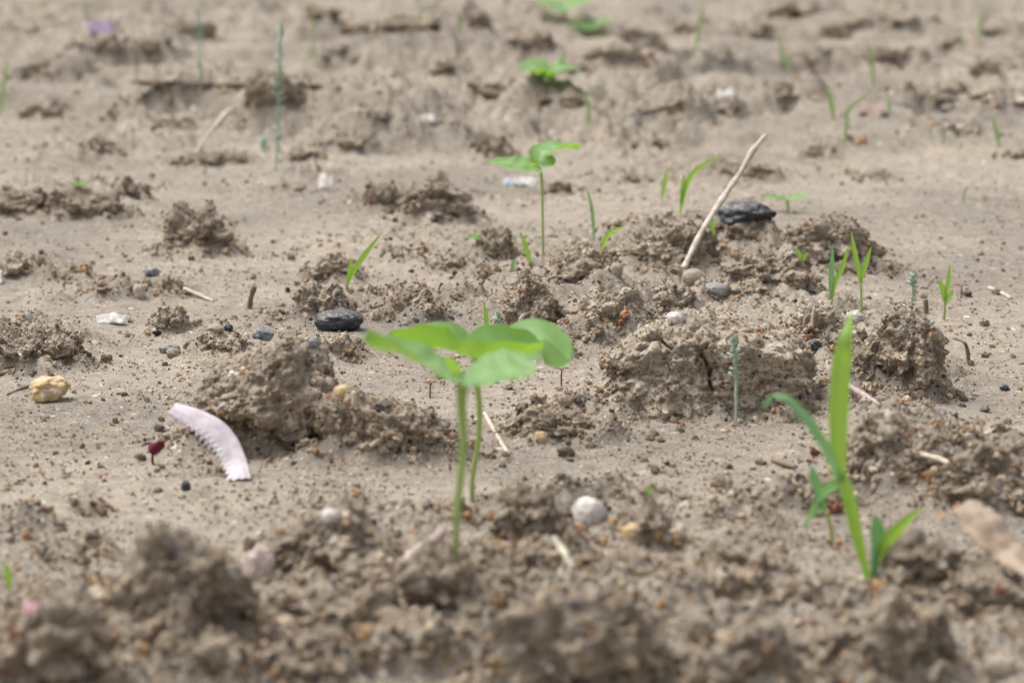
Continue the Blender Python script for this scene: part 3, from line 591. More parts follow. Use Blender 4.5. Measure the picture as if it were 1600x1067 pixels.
stick('dry_straw', 'blurred pale straw standing in the far left ground', 'straw', [(300,245),(330,205),(352,180),(360,172)], [.0014,.0016,.0030,.0020], M_STRAW, .1, 6, [0,.03,.06,.07])
lying('dry_twig', 'thin dark twig by the yellow pebble', 'twig', [(12,618),(32,608),(46,604)], [.0006,.0008,.0006], M_STRAWD, lift=.001)
lying('dry_straw', 'pale straw beside the small domed clod', 'straw', [(288,455),(310,462),(334,472)], [.0016,.0012,.0006], M_STRAW, lift=.001)
stick('dry_twig', 'forked brown twig stub standing on the sand behind the upright clod', 'twig', [(390,482),(392,465),(398,448)], [.0016,.0014,.0018], M_STRAWD, .25, 7)
stick('dry_twig', 'bent brown twig drooping from the tall rugged clod', 'twig', [(1514,566),(1511,545),(1505,534),(1490,528)], [.0010,.0009,.0008,.0006], M_STRAWD, .1, 8, [0,0,0,.01])
stick('dry_twig', 'short dark twig stub just behind the tall rugged clod', 'twig', [(1447,490),(1447,478),(1446,468)], [.0014,.0014,.0012], M_STRAWD, .1, 9)
lying('dry_twig', 'small dark twig piece with pale tip on the sand left of the grass shoot', 'twig', [(1208,722),(1224,728),(1244,732)], [.0010,.0013,.0008], M_STRAWD, lift=.001)
stick('dry_straw', 'broken straw lodged on top of the joined low clod', 'straw', [(556,656),(555,630),(553,612)], [.0009,.0016,.0010], M_STRAW, .1, 10, None, .008)
lying('dry_straw', 'pale straw buried at the front of the joined low clod', 'straw', [(578,700),(600,684),(622,672)], [.0008,.0014,.0006], M_STRAW, lift=.008)
lying('dry_straw', 'faint thin straw lying at the bottom near the camera', 'straw', [(1452,1067),(1462,1050),(1474,1035)], [.0014,.0014,.0010], M_STRAW, lift=.006)
lying('dry_straw', 'pale straw sliver on the mound right of the grass shoot', 'straw', [(1440,712),(1462,718),(1490,728)], [.0008,.0012,.0006], M_STRAW, lift=.006)

def spl(S, t):
    u = t*(len(S)-1); i = min(int(u), len(S)-2); f = u-i; g = lambda k: Vector(S[max(0, min(len(S)-1, k))]); p0, p1, p2, p3 = g(i-1), g(i), g(i+1), g(i+2)
    return .5*((2*p1)+(p2-p0)*f+(2*p0-5*p1+4*p2-p3)*f*f+(3*p1-p0-3*p2+p3)*f**3)
# sheets: petals, dry leaves, scraps.  rows of (left edge, right edge) photo points with extra depth
def sheet(name, rows, Y, mat, base=None, nu=7, bow=0.0, parent=None, crumple=0.0):
    if crumple:
        L = [tuple(r_[0]) for r_ in rows]; R = [tuple(r_[1]) for r_ in rows]; rj = random.Random(2); rows = [(spl(L, t/23), spl(R, t/23)) for t in range(24)]; rows = [(a+Vector((rj.uniform(-2, 2), rj.uniform(-3, 3), 0)), b+Vector((rj.uniform(-2, 2), rj.uniform(-3, 3), 0))) for a, b in rows]
    V = []; m = len(rows); b0 = base or pix(*rows[0][0][:2], Y)
    for (l, rgt) in rows:
        a = pix(l[0], l[1], Y+(l[2] if len(l) > 2 else 0)); b = pix(rgt[0], rgt[1], Y+(rgt[2] if len(rgt) > 2 else 0))
        for k in range(nu):
            t = k/(nu-1); V.append(a.lerp(b, t)+Vector((0, -bow*math.sin(math.pi*t), bow*.4*math.sin(math.pi*t)))-b0)
    if crumple:
        q = np.array([tuple(v) for v in V]); d = crumple*(perlin3(q*160)+.6*perlin3(q*400, 2)); V = [v+Vector((0, -k*.7, k)) for v, k in zip(V, d)]
    Fc = [(i*nu+k, i*nu+k+1, (i+1)*nu+k+1, (i+1)*nu+k) for i in range(m-1) for k in range(nu-1)]
    me = bpy.data.meshes.new(name); me.from_pydata([tuple(v) for v in V], [], Fc); me.update()
    o = link(name, me, mat, parent, None if parent else b0); so = o.modifiers.new('thick', 'SOLIDIFY'); so.thickness = .00035; return o
def petal(L, R, n, amp, Y, nu=9, bow=.003):
    V = []; b0 = pix(L[-1][0], L[-1][1], Y); rg = random.Random(4); big = [rg.uniform(.5, 1.3) for _ in range(40)]
    for i in range(n):
        t = i/(n-1); a, b = spl(L, t), spl(R, t); ph = (t*17) % 1; q = amp*(ph if ph < .75 else (1-ph)*3)*min(1, t*5)*big[int(t*17)]
        for k in range(nu):
            f = k/(nu-1); p = a.lerp(b, f)
            if k == 0: p = p+Vector((-.75*q, .7*q, 0))
            V.append(pix(p.x, p.y, Y+p.z)+Vector((0, -bow*math.sin(math.pi*f), bow*.3*math.sin(math.pi*f)+.0003*math.sin(f*17+t*3)))-b0)
    Fc = [(i*nu+k, i*nu+k+1, (i+1)*nu+k+1, (i+1)*nu+k) for i in range(n-1) for k in range(nu-1)]
    me = bpy.data.meshes.new('petal'); me.from_pydata([tuple(v) for v in V], [], Fc); me.update(); o = link('petal', me, M_PETAL, None, b0); so = o.modifiers.new('thick', 'SOLIDIFY'); so.thickness = .0004; return o
yb = hit(378, 748).y
o = petal([(261,646,.014),(291,664,.013),(320,684,.011),(340,707,.009),(353,731,.006),(366,750,0)], [(276,630,.022),(311,640,.021),(347,658,.019),(371,686,.015),(384,716,.009),(393,747,.002)], 193, 15, yb-.006, 9, .0004)
tag(o, 'curved pale pink petal with a toothed edge leaning on the boxy clod', 'petal')
yb = at(240, 726).y
rt = root('red_leaf', at(240, 727), 'tiny dark red leaf on a short stem at the left', 'leaf')
b0 = at(240, 727)
link('stem', tube([Vector((0,0,-.001)), pix(238,714,yb)-b0, pix(243,700,yb)-b0], [.0005,.0006,.0005], 6, 4), M_REDLEAF, rt)
sh = sheet('leaf', [((233,708),(240,712)),((231,699),(250,706)),((234,692),(258,698)),((244,690),(257,690))], yb, M_REDLEAF, b0, 5, .002, rt)
yb = hit(1560, 884).y
o = sheet('dry_leaf', [((1486,792,.02),(1520,784,.03)),((1500,818,.012),(1550,796,.026)),((1530,850,.004),(1572,822,.02)),((1558,872,0),(1590,846,.012)),((1590,896,-.008),(1606,866,.004)),((1622,912,-.015),(1632,892,-.006))], yb, M_TANLEAF, None, 13, .001, None, .0012)
tag(o, 'blurred curled tan dry leaf at the right edge', 'dry leaf')
def scrap(name, label, cat, x0, x1, y0, y1, mat, tilt=.01, curl=.0008):
    cx_, cy_ = (x0+x1)/2, y1; x0, x1, y0 = cx_+(x0-cx_)*.85, cx_+(x1-cx_)*.85, cy_+(y0-cy_)*.85
    yb = hit((x0+x1)/2, y1).y; xs = np.linspace(x0, x1, 6); rg = random.Random(int(x0+y0)); rows = []
    for x in xs:
        j = rg.uniform(-.22, .22)*(y1-y0); k = math.sin(math.pi*(x-x0+1)/(x1-x0+2))*.35+.65; c = (y0+y1)/2; rows.append(((x, c+(y1-c)*k+j, 0), (x+rg.uniform(-2, 2), c+(y0-c)*k+j, tilt)))
    return tag(sheet(name, rows, yb, mat, None, 6, curl), label, cat)
M_SW = plain('white_scrap', (.44,.43,.42), (.62,.61,.60), 120, .6); M_SB = plain('blue_scrap', (.16,.26,.42), (.36,.44,.54), 200, .6)
M_SP = plain('purple_scrap', (.07,.045,.09), (.18,.13,.22), 150, .7, dust=.1); M_SR = plain('red_brown_scrap', (.11,.045,.03), (.22,.10,.065), 120, .7); M_MAG = plain('magenta_scrap', (.42,.10,.20), (.55,.20,.30), 150, .6)
M_PALE = plain('pale_scrap', (.46,.40,.38), (.58,.53,.51), 150, .6)
scrap('husk', 'small white husk on the smooth sand at the left', 'husk', 148,200,488,507, M_SW)
scrap('paper_scrap', 'white paper scrap with a blue end under the distant seedling leaf', 'scrap', 798,846,274,290, M_SW)
scrap('paper_scrap', 'small blue scrap under the left leaf of the distant seedling', 'scrap', 786,806,276,290, M_SB)
scrap('husk', 'pale upright husk on the sand in the left middle distance', 'husk', 497,521,268,298, M_PALE)
scrap('paper_scrap', 'far white bent scrap among clods on the right', 'scrap', 1118,1156,136,160, M_SW, .05)
scrap('petal', 'far purple petal on the dark clod at the upper left', 'petal', 134,182,28,56, M_SP, .05)
scrap('dry_leaf', 'far red-brown curled scrap among grass on the right', 'dry leaf', 1338,1388,156,182, M_SR, .05, .003)
scrap('petal', 'tiny magenta petal scrap near the bottom left', 'petal', 36,66,938,960, M_MAG)
scrap('husk', 'pale flake in the far middle behind the seedling row', 'husk', 655,682,176,190, M_PALE)
scrap('husk', 'white flake at the very left edge of the sand', 'husk', -8,6,420,445, M_SW)
scrap('husk', 'pale flake lying on the far right ground', 'husk', 1468,1502,152,172, M_PALE, .03)

# ------------------------------------------------------------------ plants
def strip(pts, wid, Y, b0, side=(1, 0, 0), fold=.25, nw=11, sub=8, tip=.06, roll=None):
    P = [pix(p[0], p[1], Y+(p[2] if len(p) > 2 else 0))-b0 for p in pts]; out = []
    for i in range(len(P)-1):
        p0 = P[max(i-1, 0)]; p1 = P[i]; p2 = P[i+1]; p3 = P[min(i+2, len(P)-1)]
        for k in range(sub):
            t = k/sub; out.append(.5*((2*p1)+(p2-p0)*t+(2*p0-5*p1+4*p2-p3)*t*t+(3*p1-p0-3*p2+p3)*t**3))
    out.append(P[-1]); V = []; m = len(out); sd_ = Vector(side).normalized()
    for i, p in enumerate(out):
        u = i/(m-1); tn = (out[min(i+1, m-1)]-out[max(i-1, 0)]).normalized(); s = (sd_-tn*sd_.dot(tn)).normalized(); nn = tn.cross(s).normalized()
        if roll: an = roll[0]+(roll[1]-roll[0])*u; s, nn = s*math.cos(an)+nn*math.sin(an), nn*math.cos(an)-s*math.sin(an)
        uu = u*(len(wid)-1); k = min(int(uu), len(wid)-2); hw = (wid[k]+(wid[k+1]-wid[k])*(uu-k))/2
        for j in range(nw):
            v = -1+2*j/(nw-1); V.append(p+s*hw*v+nn*hw*fold*abs(v))
    Fc = [(i*nw+k, i*nw+k+1, (i+1)*nw+k+1, (i+1)*nw+k) for i in range(m-1) for k in range(nw-1)]
    me = bpy.data.meshes.new('blade'); me.from_pydata([tuple(v) for v in V], [], Fc); me.update()
    a = me.attributes.new('vein', 'FLOAT', 'POINT'); a.data.foreach_set('value', np.array([(.9 if j == nw//2 else .35*(j % 2)) for i in range(m) for j in range(nw)], np.float32)); return me
def coty(pts, Y, b0, hw, near, far, sub=10, nv=15, prof=.50, cup=.25, basew=.125):
    """leaf along a midrib; near / far = angles (deg) by which the half towards / away from the camera rises"""
    P = [pix(p[0], p[1], Y+p[2])-b0 for p in pts]; out = []
    for i in range(len(P)-1):
        p0 = P[max(i-1, 0)]; p1 = P[i]; p2 = P[i+1]; p3 = P[min(i+2, len(P)-1)]
        for k in range(sub):
            t = k/sub; out.append(.5*((2*p1)+(p2-p0)*t+(2*p0-5*p1+4*p2-p3)*t*t+(3*p1-p0-3*p2+p3)*t**3))
    out.append(P[-1]); m = len(out); V = []; vein = []
    for i, p in enumerate(out):
        u = i/(m-1); tn = (out[min(i+1, m-1)]-out[max(i-1, 0)]); hz = Vector((tn.y, -tn.x, 0)).normalized()
        if hz.y > 0: hz = -hz
        w_ = hw*max(0.02, math.sin(math.pi*min(1, u*(.99-basew)+basew)))**prof
        def lerp(S): uu = u*(len(S)-1); k = min(int(uu), len(S)-2); return math.radians(S[k]+(S[k+1]-S[k])*(uu-k))
        an, af = lerp(near), lerp(far)
        for j in range(nv):
            v = -1+2*j/(nv-1); a = (an if v < 0 else af); t = abs(v); d = (hz if v < 0 else -hz)
            a2 = a+cup*(t-.5)
            V.append(p+(d*math.cos(a2)+Vector((0, 0, 1))*math.sin(a2))*w_*t+Vector((0, 0, .0004*math.sin(u*19+v*4))))
            vein.append(max(0, 1-t/.07)*.7+max(0, 1-abs(((u*6-t*2.2) % 1)-.5)/.10)*.22)
    Fc = [(i*nv+k, i*nv+k+1, (i+1)*nv+k+1, (i+1)*nv+k) for i in range(m-1) for k in range(nv-1)]
    me = bpy.data.meshes.new('leaf'); me.from_pydata([tuple(v) for v in V], [], Fc); me.update()
    a = me.attributes.new('vein', 'FLOAT', 'POINT'); a.data.foreach_set('value', np.array(vein, np.float32)); return me
def seedling(label, base, stem_px, leaves, rad=(.0024,.0020,.0018), group=None, bud=None):
    b0 = hit(*base); rt = root('seedling', b0, label, 'seedling', group)
    pts = [Vector((0, 0, -.004))]+[pix(p[0], p[1], b0.y+(p[2] if len(p) > 2 else 0))-b0 for p in stem_px]
    R = list(np.interp(np.linspace(0, 1, len(pts)), np.linspace(0, 1, len(rad)), rad)); link('stem', tube(pts, R, 12, 8, .03), M_STEM, rt)
    for L in leaves: link('leaf', coty(L[0], b0.y, b0, *L[1:]), M_COTY, rt)
    if bud:
        for bd in bud: link('bud_leaf', strip(bd, [.001, .003, .0026, .0004], b0.y, b0, (1, .2, .2), .5), M_GRASS, rt)
    return rt
seedling('front seedling, its two broad leaves lowest and nearest the camera', (711,866), [(713,820),(718,760),(724,690),(721,630),(724,588,-.002)],
  [([(724,590,-.002),(690,578,-.004),(645,561,-.004),(570,537,-.002)], .0120, [-18,-12,14,62], [8,10,12,16]),
   ([(722,589,-.002),(758,584,-.004),(797,579,-.005),(837,572,-.003)], .0125, [-12,-14,-12,0], [10,16,18,12])],
  (.0011,.0011,.0012,.0014,.0020), None, [[(722,590,0),(712,577,-.002),(702,566,-.004),(694,560,-.005)]])
seedling('second seedling close behind the front one, with upturned folded leaves', (739,784), [(738,750),(747,690),(749,640),(745,600),(742,556,.0)],
  [([(738,552,.006),(702,547,.008),(655,541,.008),(604,529,.005)], .0118, [26,50,50,40], [58,56,20,0], 10, 15, .6, .25, .03),
   ([(722,556,-.004),(762,561,-.008),(800,560,-.009),(846,545,-.005)], .0132, [34,34,32,26], [52,62,64,50]),
   ([(748,556,.004),(800,540,.014),(850,528,.018),(891,560,.014)], .0120, [0,-22,-48,-62], [4,12,24,5])],
  (.0009,.0010,.0011,.0013))
seedling('solitary seedling in the middle distance with two spread pale leaves', (849,398), [(848,350),(847,290),(844,262,0)],
  [([(844,260,0),(825,258,-.002),(800,256,-.004),(765,252,-.002)], .0115, [-28,-26,-22,-10], [12,16,14,5]),
   ([(844,258,0),(850,240,.004),(875,233,.006),(906,233,.008)], .0110, [-18,-10,10,35], [24,22,18,10])], (.0008,.0008,.0010), None, [[(842,262,0),(836,256,-.002),(828,252,-.003)]])
seedling('far seedling with a bright right leaf in the blurred row', (862,132), [(862,126),(862,118,0)],
  [([(862,118,0),(850,113,0),(838,106,0),(824,112,-.01)], 0.0210, [-25,-20,-15,0], [25,20,15,10]), ([(862,118,0),(872,108,0),(884,104,0),(900,106,.01)], 0.0195, [-20,-18,-15,0], [22,20,18,10]),
   ([(862,118,0),(848,119,-.01),(838,116,-.02),(828,112,-.02)], .009, [30,35,30,20], [10,10,10,10])], (.003,.003))
seedling('farthest low seedling right of the top centre plants', (928,52), [(927,46),(926,42,0)],
  [([(926,43,0),(915,42,0),(905,39,0),(892,39,0)], 0.0210, [-24,-20,-18,0], [20,18,10,5]), ([(926,43,0),(936,38,0),(946,34,0),(958,33,0)], 0.0180, [-18,-15,-5,10], [20,18,12,5])], (.003,.003))
seedling('bright green seedling cut by the top edge at centre', (884,30), [(882,20),(880,12,0)],
  [([(880,12,0),(866,9,0),(852,5,0),(834,4,0)], 0.0255, [-24,-20,-12,0], [18,18,10,5]), ([(880,12,0),(893,7,0),(908,3,0),(926,0,.01)], 0.0270, [-24,-18,-12,0], [20,20,12,5])], (.004,.003))
b0 = at(1232, 330)
seedling('small pale two-leaved seedling right of the dark stone', (1232,332), [(1231,322),(1230,312,0)],
  [([(1230,312,0),(1218,309,0),(1206,307,0),(1194,306,0)], .005, [-20,-18,-15,-10], [12,12,10,5]), ([(1231,312,0),(1242,309,0),(1254,306,0),(1266,305,0)], .006, [-15,-12,-10,-10], [12,12,10,5])], (.0010,.0010))
seedling('tiny pale seedling between the clods left of the thin grass', (752,380), [(752,376),(752,372,0)],
  [([(752,373,0),(745,371,0),(738,370,0),(731,369,0)], .004, [-20,-18,-15,-5], [15,15,10,5]), ([(752,373,0),(758,374,0),(766,375,0),(774,374,0)], .004, [-20,-18,-15,-5], [15,15,10,5])], (.0008,.0008))
seedling('tiny bright green sprout on the sand at the far left', (124,294), [(124,291),(124,288,0)],
  [([(124,288,0),(120,287,0),(116,287,0),(112,288,0)], .004, [-20,-18,-15,-5], [15,15,10,5]), ([(124,288,0),(128,287,0),(132,287,0),(137,288,0)], .004, [-20,-18,-15,-5], [15,15,10,5])], (.0012,.0010))

def grass(label, base, blades, mats=None, stem=None, group=None, rad=.0008):
    b0 = hit(*base); rt = root('grass_shoot', b0, label, 'grass', group)
    if stem: link('stem', tube([Vector((0, 0, -.003))]+[pix(p[0], p[1], b0.y+(p[2] if len(p) > 2 else 0))-b0 for p in stem], list(np.linspace(rad, rad*.75, len(stem)+1)), 8, 6, .03), M_STEM, rt)
    for i, bl in enumerate(blades):
        pts, wd = bl[0], bl[1]; kw = bl[2] if len(bl) > 2 else {}; m = bl[3] if len(bl) > 3 else M_GRASS
        link('blade', strip(pts, wd, b0.y, b0, **kw), m, rt)
    return rt
b0 = at(1355, 908)
grass('tall grass shoot at the right with one broad upright blade and drooping side blades', (1355,908),
  [([(1356,906),(1350,880),(1338,830),(1326,775),(1314,740)], [.0018,.0026,.0038,.0044,.0034], {'fold': .5}, M_GRASS),
   ([(1312,752),(1310,690),(1311,630),(1315,570),(1322,525),(1332,488,.01)], [.0036,.0056,.0064,.0062,.0044,.0004], {'fold': .15}),
   ([(1312,750),(1300,715,-.004),(1278,675,-.008),(1255,645,-.01),(1230,622,-.012),(1208,618,-.012),(1192,638,-.014)], [.0035,.0048,.0052,.0050,.0042,.0030,.0006], {'side': (.7,.6,.5), 'fold': .2, 'roll': (.2, .6)}, M_GRASSB),
   ([(1312,758),(1292,768,-.006),(1272,792,-.010),(1257,824,-.012)], [.0030,.0058,.0050,.0006], {'side': (.6,.5,.6), 'fold': .25}, M_GRASSB)])
grass('small grass shoot with two short blades right of the tall shoot', (1362,912),
  [([(1364,908),(1368,870),(1372,830),(1366,806)], [.0022,.0028,.0050,.0012], {'fold': .3}, M_GRASSB), ([(1364,908),(1374,865),(1398,832,-.004),(1440,792,-.006)], [.0020,.0032,.0046,.0005], {'side': (.6,.2,-.7), 'fold': .3})])
grass('thin dim grass shoot behind the drooping blade of the tall shoot', (1302,850), [([(1290,800),(1280,770),(1272,745),(1268,730)], [.0016,.003,.0034,.0006], {}, M_GRASSB)], stem=[(1298,825),(1290,798)])
grass('upright two-bladed grass shoot with a bare stem behind the tall blade', (1346,494), [([(1345,445),(1340,415),(1335,390),(1330,362)], [0.00094,0.00281,0.00265,0.00031], {'fold': .4}), ([(1345,445),(1350,420),(1355,405),(1361,386)], [0.00094,0.00281,0.00265,0.00031], {'fold': .4})], stem=[(1346,470),(1345,442)])
grass('grass shoot with two spreading blades left of the bare-stemmed one', (1299,474), [([(1298,468),(1299,440),(1300,415),(1301,386)], [0.00125,0.00296,0.00312,0.00047], {'fold': .3}, M_GRASSB), ([(1299,468),(1306,440),(1317,415),(1327,382)], [0.00109,0.00281,0.00281,0.00031], {'fold': .3})], stem=[(1299,470)])
grass('yellowish grass shoot with a leafy base at the far right', (1474,500), [([(1476,472),(1480,450),(1483,432),(1484,412)], [0.00125,0.00265,0.00234,0.00031], {}), ([(1476,472),(1474,455),(1470,444),(1467,438)], [0.00125,0.00296,0.00281,0.00078], {}), ([(1476,476),(1481,466),(1486,460),(1490,458)], [.001,.003,.0026,.0006], {})], stem=[(1476,485),(1476,470)])
grass('slanting grass blade on the clod left of the front seedlings', (540,452), [([(541,448),(552,425),(570,398),(597,363)], [0.00125,0.00281,0.00312,0.00031], {'fold': .3}), ([(542,440),(546,425),(548,412),(549,404)], [.001,.0024,.0024,.0005], {})], stem=[(543,440)])
grass('short bright grass blade left of the distant seedling stem', (828,412), [([(828,410),(824,395),(819,378),(812,362)], [0.00172,0.00312,0.00265,0.00039], {})])
grass('dark green thin leaf by the foot of the short bright blade', (800,425), [([(800,424),(801,415),(803,408),(806,404)], [.001,.0024,.002,.0004], {}, M_GRASSB)])
grass('thin upright grass blade right of the distant seedling', (928,378), [([(928,375),(927,350),(924,322),(917,294)], [0.00109,0.00218,0.00218,0.00031], {}, M_GRASSB)])
grass('low grass leaf at the foot of the thin upright blade', (940,398), [([(941,392),(946,375),(956,362),(975,354)], [.001,.0030,.0030,.0005], {'side': (.5,.3,-.8)})], stem=[(941,390)])
grass('arching grass blade left of the bleached stick', (1062,340), [([(1063,335),(1070,300),(1086,268),(1128,243)], [0.00140,0.00328,0.00343,0.00039], {'side': (.6,.2,-.7)}), ([(1064,320),(1066,300),(1068,285),(1068,272)], [0.00140,0.00296,0.00281,0.00047], {})])
grass('short grass blade left of the arching blade', (1034,318), [([(1034,312),(1037,295),(1040,280),(1042,262)], [0.00140,0.00343,0.00312,0.00047], {})])
grass('small yellow-green blade against the bleached stick', (1115,372), [([(1115,368),(1113,355),(1112,342),(1110,332)], [.0016,.0030,.0026,.0004], {})])
grass('small weak grass sprout on the clods behind the cracked clod', (1253,418), [([(1253,412),(1250,400),(1243,388)], [.001,.0028,.0005], {}), ([(1253,412),(1256,402),(1264,395)], [.001,.0026,.0005], {})])
grass('small grass tip poking up behind the front seedling leaves', (761,520), [([(761,518),(760,500),(759,486),(757,476)], [.0012,.0026,.0022,.0003], {})])
grass('tiny grass blade at the left edge near the camera', (14,922), [([(14,922),(13,905),(11,890),(8,876)], [.0012,.0022,.0020,.0003], {})])
grass('tiny green blade between the white pebble and grass shoot', (1013,776), [([(1013,775),(1014,768),(1017,760)], [.0012,.0022,.0004], {})])
FG = [('blurred far grass blade at the left edge', (2,190), [[(2,185),(4,150),(8,118),(14,92)]], .011), ('far grass blade right of the tallest woolly stem', (490,105), [[(490,100),(490,65),(489,30),(487,-5)]], .008),
 ('far grass shoot in front of the red-brown scrap', (1302,200), [[(1302,190),(1300,170),(1296,150),(1290,132)]], .011), ('far grass shoot with a bent tip beside the red-brown scrap', (1320,232), [[(1320,225),(1323,195),(1328,170),(1366,140)]], .009),
 ('far blade above the dark knob at upper right', (1224,118), [[(1224,112),(1224,95),(1221,75),(1218,58)],[(1224,112),(1228,100),(1234,92),(1240,88)]], .014), ('pale far blade near the top right of centre', (1086,95), [[(1084,92),(1090,60),(1095,30),(1104,-4)]], .012),
 ('faint upright far blade behind the solitary seedling', (921,196), [[(921,192),(920,175),(918,158),(917,142)]], .010), ('isolated far blade at the right edge', (1562,236), [[(1562,232),(1558,212),(1554,195),(1550,178)]], .009),
 ('small bluish far sprout right of the red-brown scrap', (1474,232), [[(1474,228),(1474,220),(1476,210)]], .007), ('faint tall far blade above the red-brown scrap', (1364,140), [[(1364,136),(1364,110),(1362,85),(1350,62)]], .010),
 ('far blade cut by the top edge at right', (1388,22), [[(1388,20),(1388,10),(1386,-4)]], .014), ('faint far blade at the upper right corner', (1530,70), [[(1530,66),(1532,40),(1533,10)]], .013), ('far blade at the top edge left of centre', (655,40), [[(655,38),(656,28),(660,12)]], .012),
 ('faint far blade at top centre left', (718,60), [[(718,56),(718,40),(716,22)]], .010), ('far blade at the yellow end of the red-brown scrap', (1388,186), [[(1388,182),(1390,165),(1385,142)]], .008), ('far blade in the upper right between knobs', (1500,85), [[(1500,82),(1502,68),(1498,55)]], .012),
 ('far sprout at the top left edge', (68,22), [[(68,20),(66,8),(62,-4)]], .012), ('far sprout behind the purple petal', (130,14), [[(130,12),(132,4),(134,-6)]], .010), ('faint sprouting blade on the smooth sand at right', (1505,318), [[(1505,316),(1508,300),(1512,290)]], .005)]
for (lab, base, bls, wd) in FG:
    wd = wd*.42
    grass(lab, base, [([*p], [wd*.4, wd*.9, wd*.8, wd*.1] if len(p) > 3 else [wd*.5, wd*.9, wd*.1], {'fold': .3}, M_GRASSF) for p in bls])

def woolly(label, pts, rad, seed, dens=16, leaf=.0032, low=.0):
    b0 = hit(*pts[0]); rt = root('woolly_seedling', b0, label, 'seedling'); P = [Vector((0, 0, -.003))]+[pix(p[0], p[1], b0.y)-b0 for p in pts[1:]]
    link('stem', tube(P, [rad]*(len(P)-1)+[rad*.7], 8, 6, .12, seed), M_WOOL, rt); rg = random.Random(seed); V = []; Fc = []
    for k in range(dens):
        t = low+(1-low)*(k+rg.random()*.6)/dens; t = min(1, t) if k % 3 else 1-(1-t)*.5; u = t*(len(P)-1); i = min(int(u), len(P)-2); p = P[i].lerp(P[i+1], u-i)
        an = rg.uniform(0, 6.28); el = rg.uniform(.5, 1.25) if t > .8 else rg.uniform(.1, .9); L = leaf*rg.uniform(.6, 1.2); d = Vector((math.cos(an)*math.cos(el), math.sin(an)*math.cos(el), math.sin(el)))
        s = d.cross(Vector((0, 0, 1))).normalized(); nn = s.cross(d); n0 = len(V)
        for (a, wq) in ((0, .12), (.35, .30), (.7, .30), (1, .06)):
            c = p+d*L*a+nn*L*.12*math.sin(a*2.4); V += [c-s*L*wq, c+nn*L*.10, c+s*L*wq, c-nn*L*.10]
        for q in range(3):
            for j in range(4): Fc.append((n0+q*4+j, n0+q*4+(j+1) % 4, n0+q*4+4+(j+1) % 4, n0+q*4+4+j))
        Fc.append((n0+12, n0+13, n0+14, n0+15))
    me = bpy.data.meshes.new('foliage'); me.from_pydata([tuple(v) for v in V], [], Fc); me.update(); link('foliage', me, M_WOOL, rt); return rt
woolly('woolly grey-green seedling standing before the cracked clod', [(1150,664),(1150,600),(1149,565),(1147,536)], .0006, 1, 30, .0042, .38)
woolly('small woolly grey-green seedling at the back of the rugged clod', [(1426,482),(1426,462),(1427,445),(1428,432)], .0006, 2, 26, .0040, .1)
woolly('tallest woolly grey-green seedling in the blurred far left', [(430,268),(434,190),(436,120),(439,40)], .0008, 3, 46, .0072, .05)
woolly('faint tall woolly seedling left of the tallest one', [(314,140),(312,90),(311,50),(307,15)], .0008, 4, 30, .0060, .1)
woolly('short woolly sprout beside the tallest woolly seedling', [(412,238),(411,230),(410,224)], .0016, 5, 8, .0075, .0)
woolly('tiny woolly tip poking up behind the front seedling leaves', [(780,522),(779,508),(778,496)], .0012, 6, 12, .0040, .3)
for (px, py, tp, lab) in ((672,622,598,'hair-thin dark sprout on the sand below the left front leaf'), (877,602,576,'hair-thin dark sprout on the sand below the right front leaf'), (1502,466,446,'thin reddish sprout on the far right sand')):
    b0 = hit(px, py); rt = root('thread_sprout', b0, lab, 'sprout')
    link('stem', tube([Vector((0, 0, -.001)), pix(px, (py+tp)/2, b0.y)-b0, pix(px+1, tp, b0.y)-b0], [.0004,.0004,.0003], 6, 4), M_REDSTEM, rt)
    for s_ in (-1, 1): link('leaf', strip([(px, tp+1),(px+s_*6, tp-1),(px+s_*13, tp)], [.0004,.0008,.0002], b0.y, b0, (.2,.5,.8)), M_REDSTEM, rt)

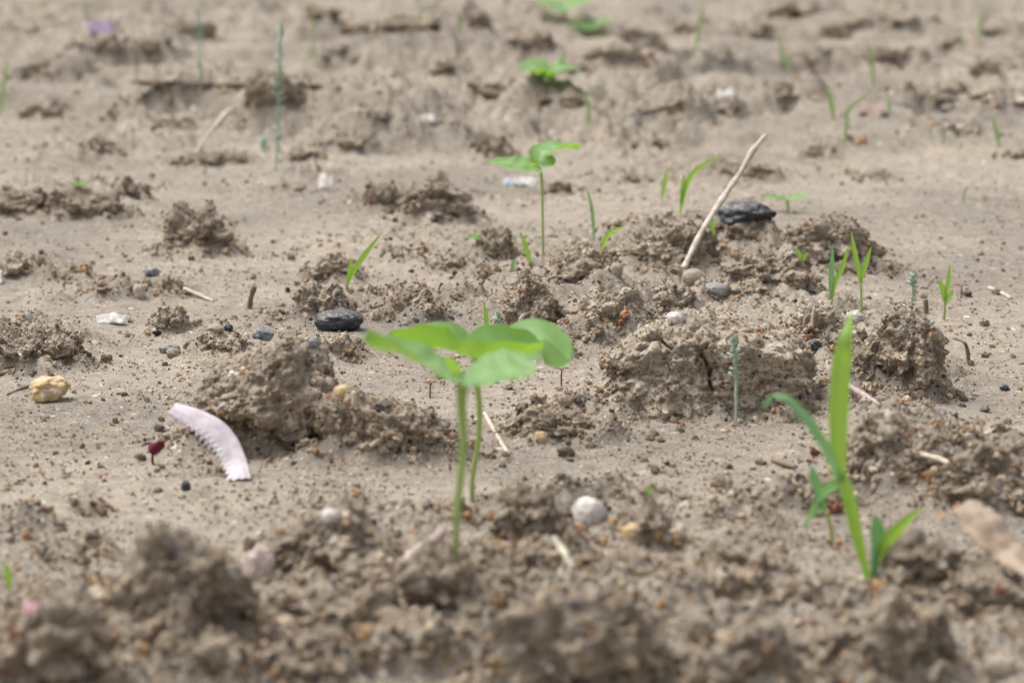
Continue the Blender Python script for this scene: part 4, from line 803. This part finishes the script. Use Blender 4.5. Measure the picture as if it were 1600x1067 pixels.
# ------------------------------------------------------------------ crumbs that can be picked out singly
CRUMB = []
for k in range(7):
    V, Fc = clod_mesh(1, .85, .75, 300+k, 3, lump=0, under=.1); me = fast_mesh('soil_crumb', V+.10*perlin3(V*6, k)[:, None]*V, Fc); CRUMB.append(me)
CM = [M_CLOD_DARK, M_CLOD, M_CLOD_PALE, plain('brown_crumb', (.10,.075,.055), (.19,.14,.10), 4), plain('black_crumb', (.028,.026,.026), (.07,.062,.056), 4), plain('rusty_crumb', (.20,.09,.05), (.34,.17,.08), 4), plain('buff_crumb', (.40,.32,.22), (.56,.46,.33), 4)]
CW = [.30, .24, .10, .18, .05, .07, .06]
_cm = {}
def crumb(px, py, wpx, label, group, r):
    bp = hit(px, py); s = bp.y/F; k = r.randrange(7); mi = r.choices(range(7), CW)[0]
    if (k, mi) not in _cm:
        me = CRUMB[k].copy(); me.materials.clear(); me.materials.append(CM[mi]); _cm[k, mi] = me
    o = link('soil_crumb', _cm[k, mi]); o.location = (bp.x, bp.y, bp.z-wpx*s*.10); q = wpx*s; cw = ['dull','earthy','pale','brown','black','rusty','buff'][mi]; label = label.replace('soil crumb', cw+' soil crumb'); group = cw+' '+group
    o.scale = (q, q, q*r.uniform(.7, 1.1)); o.rotation_euler = (r.uniform(-.4, .4), r.uniform(-.4, .4), r.uniform(0, 6.28)); tag(o, label, 'crumb', group); return o
r = random.Random(5)
ZONES = [(0,540,230,480,34,'small soil crumb on the left sand behind the toothed petal','crumbs on the left sand'),
 (0,270,590,880,40,'small soil crumb on the left sand in front of the yellow pebble','crumbs on the near left sand'),
 (1490,1600,480,690,22,'small soil crumb on the bare sand right of the tall rugged clod','crumbs on the right sand'),
 (730,1300,670,770,44,'small soil crumb on the sand between seedling stems and tall grass','crumbs on the middle sand'),
 (560,960,560,640,20,'tiny soil crumb on the sand below the leaves of the front seedlings','crumbs below the leaves'),
 (1290,1600,350,480,26,'small soil crumb on the pale sand around the far grass shoots','crumbs around the far shoots'),
 (380,760,370,450,30,'small soil crumb strewn among clods in the middle distance','crumbs among the middle clods'),
 (300,1500,890,1040,34,'blurred soil crumb lying close to the camera','blurred crumbs near the camera')]
for (xa, xb, ya, yb, cnt, lab, grp) in ZONES:
    for k in range(cnt):
        py = r.uniform(ya, yb); crumb(r.uniform(xa, xb), py, min(26, max(6, r.lognormvariate(2.2, .42)*(py+350)/950)), lab, grp, r)

# loose grains everywhere on the soil
g = np.random.default_rng(21); n_ = 620000
yy = (g.uniform(5.6**-.5, .60**-.5, n_))**-2; xx = g.uniform(-1, 1, n_)*yy*.27
ro = rough_at(xx, yy); cl = perlin2(xx*22, yy*18, 30)
keep = g.random(n_) < np.clip(.085+.17*ro+.18*cl, .015, 1); xx, yy, ro = xx[keep], yy[keep], ro[keep]
sz = np.clip(.00068*np.exp(g.normal(0, .52, len(xx))), .0003, .0050)*(.85+.55*ro)*(1+.45*np.clip(yy-1.4, 0, 3))
zz = height(xx, yy)+sz*.22
o = grains('soil_grains', np.stack([xx, yy, zz], 1), sz, None, 77); tag(o, 'loose sand grains and tiny grit strewn over the bare soil', 'grit', kind='stuff')

for q in PENDING: clod_grains(*q)
